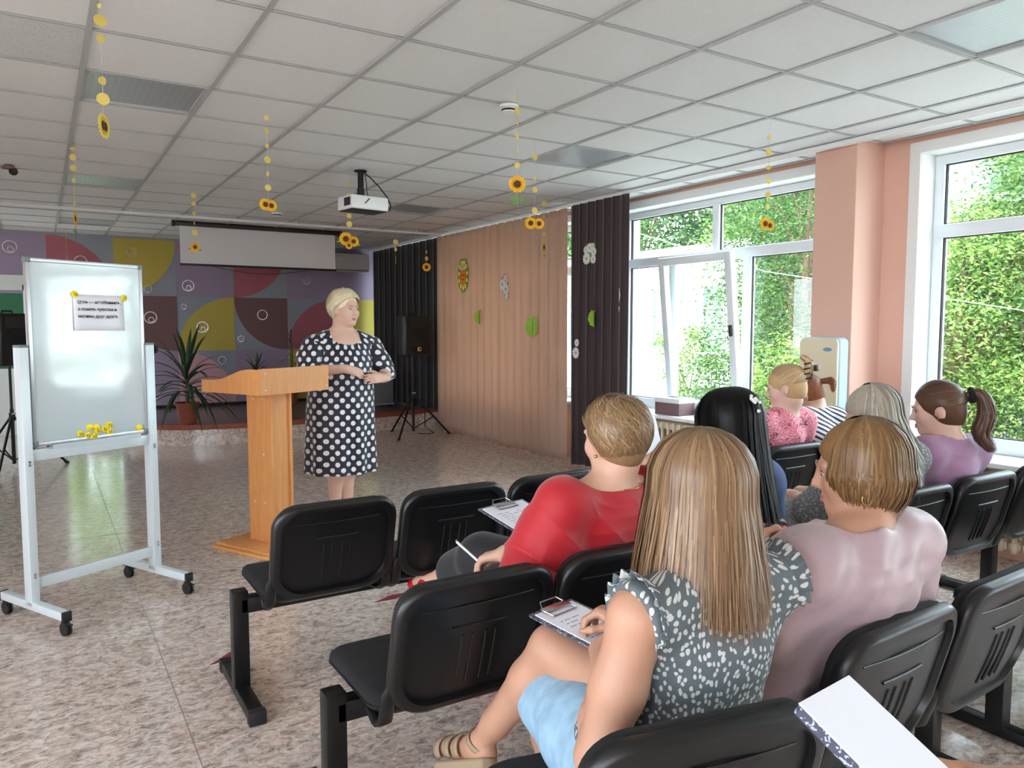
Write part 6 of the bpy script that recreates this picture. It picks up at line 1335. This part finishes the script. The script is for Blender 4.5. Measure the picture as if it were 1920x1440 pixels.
tube(bm, [tp+bk_*0.038+upv*0.05-b_, tp+bk_*0.042-b_, tp+bk_*0.038-upv*0.06-b_], 0.008, 8); box(bm, tp+bk_*0.06-b_, (0.028, 0.03, 0.034), None, 0.006)
done('claw_clip', bm, M['black_plastic'], t)

# ---------------------------------------------------------------- woman in stripes
S = dict(hc=(3.965, 2.985, 1.035), hy=0.5, hp=0.6, skin='skin', sh=[(3.80, 2.90, 0.90), (4.12, 2.88, 0.885)], el=[(3.80, 3.08, 0.68), (4.20, 3.06, 0.68)], wr=[(3.90, 3.26, 0.68), (4.04, 3.26, 0.68)],
         hand=[((0.3, 0.9, 0), (0, 0, 1), 1), ((-0.3, 0.9, 0), (0, 0, 1), -1)], g=1.0, h=0.011, nb=(3.96, 2.92, 0.945),
         top=dict(mat='navy_stripe', sleeve=0.6, infl=0.016, neck=(0.075, 0.075, 0.045)), bottom=dict(mat='dark_cloth', len=1.8, infl=0.02), shoe='black_trouser', **standard_legs(3.97, 2.93))
base = (3.97, 2.93, 0); t, H = seated('person', 'woman in a navy and white striped top bending forward by the pillar', base, S)
hair_shell(t, base, H, M['hair_auburn']); hair_back(t, base, H, 500, (0, -0.95, -0.1), M['hair_auburn'], 71)
tp = onhead(H, unit((0, -0.95, -0.1))[None], np.array([1.05]))[0]; strand_bundle(t, base, [tp, tp+vec(0.03, -0.05, 0.0), tp+vec(0.03, -0.06, -0.06)], [0.015, 0.025, 0.01], 80, M['hair_auburn'], 72)

# ---------------------------------------------------------------- woman with ash hair and glasses
S = dict(hc=(2.845, 1.825, 1.088), hy=0.92, hp=0.38, skin='skin', sh=[(2.735, 1.80, 0.905), (3.075, 1.79, 0.90)], el=[(2.70, 1.99, 0.69), (3.14, 1.95, 0.69)], wr=[(2.82, 2.16, 0.70), (2.98, 2.17, 0.70)],
         hand=[((0.4, 0.9, 0), (0, 0, 1), 1), ((-0.4, 0.9, 0), (0, 0, 1), -1)], g=1.0, h=0.0095, face=True,
         top=dict(mat='grey_lace', sleeve=1.3, infl=0.018, name='cardigan', neck=(0.07, 0.07, 0.04)), bottom=dict(mat='speckle', len=1.05, infl=0.05, skirt=True, name='skirt', flare=1.3), shoe='black_trouser', **standard_legs(2.90, 1.92, kx=-0.06))
base = (2.90, 1.92, 0); t, H = seated('person', 'woman with long ash blond hair and glasses in a grey lace top', base, S)
hair_shell(t, base, H, M['hair_ash']); hair_fall(t, base, H, 2800, 0.84, M['hair_ash'], 81, gap=1.2, flare=0.03, wave=0.008, jit=0.04, vol=0.10, w=0.003, K=14, drift=(0.05, -0.03), zside=0.12)
bm = B(); b_ = np.array(base)
for s in (-1, 1):
    tube(bm, [hp(H, (s*0.033+0.021*math.cos(R(a)), 0.102, 0.0+0.016*math.sin(R(a))))-b_ for a in range(0, 360, 20)], 0.0014, 5, closed=True)
    tube(bm, [hp(H, (s*0.054, 0.101, 0.004))-b_, hp(H, (s*0.080, 0.06, 0.008))-b_, hp(H, (s*0.084, -0.004, 0.006))-b_], 0.0013, 5)
tube(bm, [hp(H, (-0.012, 0.102, 0.003))-b_, hp(H, (0.012, 0.102, 0.003))-b_], 0.0013, 5); done('glasses', bm, M['gold'], t)

# ---------------------------------------------------------------- woman with the ponytail in lilac
S = dict(hc=(3.375, 1.855, 1.082), hy=0.62, hp=0.18, skin='skin_pale', sh=[(3.245, 1.82, 0.90), (3.58, 1.80, 0.885)], el=[(3.22, 1.99, 0.69), (3.68, 1.95, 0.67)], wr=[(3.35, 2.17, 0.70), (3.52, 2.17, 0.69)],
         hand=[((0.3, 0.9, 0), (0, 0, 1), 1), ((-0.3, 0.9, 0), (0, 0, 1), -1)], g=1.02, h=0.0095, face=True,
         top=dict(mat='lilac_knit', sleeve=1.6, infl=0.020, name='sweater', neck=(0.07, 0.07, 0.04), neckoff=(0, 0.01, 0.03), disp=lambda x, y, z: 0.005*np.sin(34*(x+0.7*z)+2*np.sin(9*z))*np.clip((0.90-z)*6, 0, 1)), bottom=dict(mat='dark_cloth', len=1.8, infl=0.02), shoe='black_trouser', **standard_legs(3.42, 1.92))
base = (3.42, 1.92, 0); t, H = seated('person', 'woman in a lilac knit top with a brown ponytail tied in black', base, S)
TD = (0.0, -0.98, 0.12); hair_shell(t, base, H, M['hair_brown'], nape=-0.06, face=(0.078, 0.092, 0.114)); hair_back(t, base, H, 3200, TD, M['hair_brown'], 91, w=0.003, lift=0.03)
tp = onhead(H, unit(TD)[None], np.array([1.10]))[0]; bk_ = H[:3, :3] @ vec(0, -1, 0)
strand_bundle(t, base, [tp-bk_*0.02, tp+bk_*0.045+vec(0, 0, 0.0), tp+bk_*0.075+vec(0, 0, -0.09), tp+bk_*0.055+vec(0.0, 0, -0.17), tp+bk_*0.085+vec(0.0, -0.01, -0.245)], [0.012, 0.026, 0.038, 0.034, 0.018], 1300, M['hair_brown'], 92, w=0.003, wave=0.010, K=20)
bm = B(); c_ = tp+bk_*0.012-np.array(base); x_ = unit(np.cross(bk_, (0, 0, 1))); y_ = np.cross(x_, bk_)
tube(bm, [c_+(x_*math.cos(R(a))+y_*math.sin(R(a)))*(0.022+0.004*math.sin(R(a*5))) for a in range(0, 360, 15)], 0.013, 8, closed=True); done('hair_tie', bm, M['black_fabric'], t)

# ---------------------------------------------------------------- standing speaker
base = (1.89, 5.42, 0); b_ = np.array(base, float)
t = thing('person', 'standing woman with short blond hair in a navy polka dot dress by the lectern', 'person', base)
yaw = PI+0.30; H = headM((1.905, 5.385, 1.575), PI+0.42, 0.05, 0, 1.08)
shR, shL = vec(1.675, 5.40, 1.315), vec(2.10, 5.42, 1.315)
elR, elL = vec(1.595, 5.33, 1.130), vec(2.205, 5.36, 1.105); wrR, wrL = vec(1.835, 5.205, 1.150), vec(2.125, 5.19, 1.075)
V = Vol((1.40, 5.0, -0.02), (2.40, 5.75, 1.74), 0.0075)
V.loft([(0.5, 1.875, 5.44, 0.17, 0.15), (0.75, 1.88, 5.44, 0.21, 0.18), (1.0, 1.88, 5.42, 0.20, 0.18), (1.2, 1.885, 5.42, 0.19, 0.15), (1.34, 1.885, 5.42, 0.16, 0.10), (1.42, 1.89, 5.42, 0.07, 0.06)], 0.04)
V.chain([shR, vec(1.89, 5.42, 1.385), shL], [0.060, 0.075, 0.060], 0.04); V.chain([vec(1.89, 5.42, 1.36), hp(H, (0, -0.02, -0.07)), hp(H, (0, -0.02, 0))], [0.072, 0.064, 0.06], 0.03)
V.ell((1.89, 5.335, 1.31), (0.12, 0.05, 0.08), None, 0.05)
head(V, H, 1.08, 0.007)
arm(V, shR, elR, wrR, 1.18); arm(V, shL, elL, wrL, 1.18)
hand(V, wrR, (0.93, -0.12, -0.26), (-0.1, -0.75, 0.55), -1, curl=0.22, sc=1.0, spread=0.05); hand(V, wrL, (-0.93, -0.15, 0.02), (0.1, -0.85, 0.35), 1, curl=0.28, sc=1.0, spread=0.04)
for x, dy in ((1.825, -0.01), (1.925, 0.02)): leg(V, (x, 5.44+dy, 0.80), (x, 5.42+dy, 0.46), (x, 5.45+dy, 0.10), (x-0.01, 5.30+dy, 0.035), 1.12)
o = link('body', V.mesh('body', base), M['skin_pale'], t)
V = Vol((1.40, 5.0, 0.34), (2.40, 5.80, 1.44), 0.0085)
fold = lambda th, Z: 0.014*np.clip((1.0-Z)*1.6, 0.0, 1)*np.sin(9*th+1.5*np.sin(3*Z))+0.006*np.clip((Z-1.15)*5, 0, 1)*np.sin(22*th)
V.loft([(0.375, 1.875, 5.42, 0.262, 0.215), (0.6, 1.875, 5.42, 0.256, 0.21), (0.88, 1.875, 5.415, 0.250, 0.215), (1.08, 1.88, 5.41, 0.235, 0.205), (1.20, 1.885, 5.405, 0.225, 0.190), (1.32, 1.887, 5.41, 0.200, 0.135), (1.40, 1.89, 5.42, 0.12, 0.08)], 0.03, fold)
V.chain([shR, vec(1.89, 5.42, 1.37), shL], [0.074, 0.076, 0.074], 0.06)
def dress_cut(V): V.sub((1.895, 5.33, 1.43), (0.120, 0.11, 0.125), None, 0.006); V.sub((1.89, 5.43, 1.44), (0.10, 0.10, 0.07), None, 0.006)
dress_cut(V); me = V.mesh('dress', base); set_uv(me, lambda c: np.stack([np.arctan2(c[:, 0], -c[:, 1])*0.225, c[:, 2]], 1))
for s, e, w_ in ((shR, elR, wrR), (shL, elL, wrL)):
    lo_, hi_ = bounds([s, e, e+(w_-e)*0.22], 0.13); V = Vol(lo_, hi_, 0.0065); sg = np.sign(s[0]-1.89)
    V.chain([s-vec(sg*0.03, 0, -0.004), s+vec(sg*0.012, 0, -0.03), (s+e)/2, e], [0.074, 0.080, 0.082, 0.070], 0.05); V.chain([e, e+(w_-e)*0.22], [0.068, 0.060], 0.03)
    V.disp(lambda x, y, z: 0.006*np.sin(60*(z+0.25*x)+3*np.sin(14*x)))
    sm = V.mesh('sleeve', base); set_uv(sm, lambda c: np.stack([c[:, 0]+0.7*sg*c[:, 1], c[:, 2]], 1)); link('sleeve', sm, M['polka'], t)
link('dress', me, M['polka'], t)
face_parts(t, base, H, 1.08)
hair_shell(t, base, H, M['hair_platinum'], sc=1.08, nape=-0.070, grow=0.98, low=0.95, face=(0.086, 0.100, 0.122), facec=(0, 0.118, -0.036))
hair_tufts(t, base, H, 4500, 0.055, M['hair_platinum'], 101, sweep=-0.8, lift=0.12, w=0.0026, phmax=2.0, gap=0.72, wavy=0.16, rho0=1.05, ext=0.22)
bm = B(); tube(bm, [(x+1.89-b_[0], y+5.42-b_[1], 1.345-0.02*math.cos(a)) for a, x, y in ((R(q), 0.105*math.sin(R(q)), -0.105*math.cos(R(q))) for q in range(-110, 111, 15))], 0.0013, 5); done('necklace', bm, M['gold'], t)
bm = B(); ball(bm, hp(H, (-0.086, -0.004, -0.045))-b_, 0.007, None, 10, 8); done('earring', bm, M['shoe_red'], t)
bm = B(); d_ = unit(wrL-elL); x_ = unit(np.cross(d_, (0, 0, 1))); y_ = np.cross(x_, d_); c_ = wrL-d_*0.035-b_
tube(bm, [c_+(x_*math.cos(R(a))+y_*math.sin(R(a)))*0.033 for a in range(0, 360, 15)], 0.003, 6, closed=True); done('bracelet', bm, M['shoe_red'], t)
for x, dy in ((1.825, -0.01), (1.925, 0.02)): shoe(t, base, (x, 5.45+dy, 0.10), (x-0.01, 5.30+dy, 0.035), M['black_trouser'], 'shoe', 1.08)

# ---------------------------------------------------------------- hand reaching in with a notepad (its owner sits beside the camera)
base = (1.15, 0.42, 0); b_ = np.array(base, float)
t = thing('person', 'hand and dotted navy sleeve of a person holding up a white pad', 'person', base)
wr_ = vec(1.045, 0.425, 0.865); el_ = vec(1.24, 0.34, 0.80); V = Vol((0.78, 0.15, 0.62), (1.42, 0.62, 1.12), 0.004)
V.chain([el_+vec(0.10, -0.02, 0.08), el_, el_*0.6+wr_*0.4, wr_], [0.05, 0.044, 0.040, 0.027], 0.02)
hand(V, wr_, (-0.90, 0.30, 0.10), (0.10, -0.35, 0.9), 1, curl=0.42, tcurl=0.15, spread=0.03)
link('body', V.mesh('body', base), M['skin_warm'], t)
V = Vol((0.95, 0.1, 0.6), (1.45, 0.65, 1.15), 0.006); q = el_*0.35+wr_*0.65; V.chain([el_+vec(0.12, -0.03, 0.10), el_, q], [0.068, 0.060, 0.045], 0.03); link('sleeve', V.mesh('sleeve', base), M['navy_dot'], t)
mk('orange_cuff', (240, 130, 20), 0.6); V = Vol((0.9, 0.2, 0.7), (1.2, 0.55, 1.0), 0.004); q2 = el_*0.22+wr_*0.78; V.cone(q, q2, 0.0475, 0.043, 0.0); link('cuff', V.mesh('cuff', base), M['orange_cuff'], t)

# ================================================================ CLIPBOARDS, SHEETS, PENS
mk('clip_print', (96, 100, 120), 0.5); spots_mat('clip_pattern', (58, 64, 84), (170, 172, 184), 160, 0.33, 0.4)
def clipboard(name, label, o, ex, ey, w, l, sheet=(0.012, 0.012), clip=True, lines=True, th=0.004, pm='clip_pattern'):
    """o corner, ex along the width, ey along the length"""
    ex, ey = unit(ex), unit(np.array(ey)-unit(ex)*(np.array(ey)@unit(ex))); c = np.array(o)+ex*w/2+ey*l/2
    t = thing(name, label, 'clipboard' if clip else 'notepad', tuple(c)); F = frameM((0, 0, 0), ex, ey)
    if F.col[2][2] < 0: F = frameM((0, 0, 0), -ex, ey)
    bm = B(); prism(bm, rrect(w, l, 0.006, 3), -th, 0, F); done('board', bm, M[pm], t)
    bm = B(); prism(bm, [(-w/2+sheet[0], -l/2+sheet[1]), (w/2-sheet[0], -l/2+sheet[1]), (w/2-sheet[0], l/2-0.012), (-w/2+sheet[0], l/2-0.012)], 0.0002, 0.0022, F); sh = done('sheet', bm, M['paper'], t)
    if lines:
        rr = random.Random(len(label)); bm = B()
        for k in range(11):
            y = l/2-0.075-k*0.0155; x = -w/2+0.03+0.01*rr.random()
            while x < w/2-0.05-0.03*rr.random():
                q = 0.008+0.02*rr.random(); 
                if rr.random() > 0.12: box(bm, (x+q/2, y, 0.0024), (q, 0.0022, 0.0004), F)
                x += q+0.006
        done('print', bm, M['grey_print'], sh)
    if clip:
        bm = B(); box(bm, (0, l/2-0.018, 0.006), (0.095, 0.024, 0.006), F, 0.002); tube(bm, [F @ Vector(p) for p in ((-0.045, l/2-0.03, 0.006), (-0.045, l/2-0.048, 0.005), (0.045, l/2-0.048, 0.005), (0.045, l/2-0.03, 0.006))], 0.002, 6); tube(bm, [F @ Vector(p) for p in ((-0.04, l/2-0.006, 0.008), (-0.03, l/2+0.010, 0.014), (0.03, l/2+0.010, 0.014), (0.04, l/2-0.006, 0.008))], 0.002, 6); done('metal_clip', bm, M['steel'], t)
    return t
clipboard('clipboard', 'clipboard with a printed sheet on the bare knee of the spotted blouse woman', (1.033, 1.285, 0.726), (0.97, 0.25, -0.02), (-0.30, 0.92, 0.12), 0.165, 0.225)
clipboard('clipboard', 'clipboard with a printed sheet on the lap of the red blouse woman', (1.35, 2.09, 0.745), (0.98, 0.16, 0.02), (0.05, 0.95, 0.20), 0.215, 0.26)
clipboard('sheet_pad', 'white sheet held upright by the black haired woman', (2.005, 2.20, 0.83), (0.88, 0.30, 0.0), (0.06, 0.28, 0.90), 0.15, 0.27, (0.001, 0.001), False, False, 0.0006, 'paper')
clipboard('notepad', 'blank white pad with a patterned edge held by the navy sleeved hand', (0.788, 0.590, 0.979), (0.145, 0.029, -0.012), (0.020, -0.127, -0.074), 0.148, 0.21, (0.0, 0.0), False, False, 0.014)
def pen(name, label, a, bq, r, m, tipm, cat='pen'):
    a, bq = vec(*a), vec(*bq); d = bq-a; t = thing(name, label, cat, tuple(a))
    bm = B(); tube(bm, [d*0.08, d*0.2, d*0.97], [r*0.9, r, r], 10); done('barrel', bm, m, t)
    bm = B(); tube(bm, [(0, 0, 0), d*0.04, d*0.09], [0.0007, r*0.45, r*0.9], 10); done('tip', bm, tipm, t)
    bm = B(); tube(bm, [d*0.80+vec(0, 0, r*1.3), d*0.99+vec(0, 0, r*1.3)], r*0.3, 6); tube(bm, [d*0.96, d*1.0], [r*1.05, r*0.8], 10); done('cap', bm, tipm, t)
pen('ballpoint_pen', 'white ballpoint pen between the fingers of the red blouse woman', (1.205, 2.10, 0.665), (1.17, 2.245, 0.725), 0.0042, M['white_plastic'], M['steel'])
mk('red_plastic', (214, 30, 44), 0.3)
pen('red_pen', 'red pen in the hand of the mauve blouse woman', (1.60, 1.42, 0.893), (1.725, 1.345, 0.897), 0.0045, M['red_plastic'], M['red_plastic'])
mk('pencil_orange', (236, 150, 60), 0.5)
pen('pencil', 'orange pencil at the sheet of the black haired woman', (2.045, 2.30, 0.955), (2.14, 2.22, 0.955), 0.0036, M['pencil_orange'], M['pencil_orange'], 'pencil')
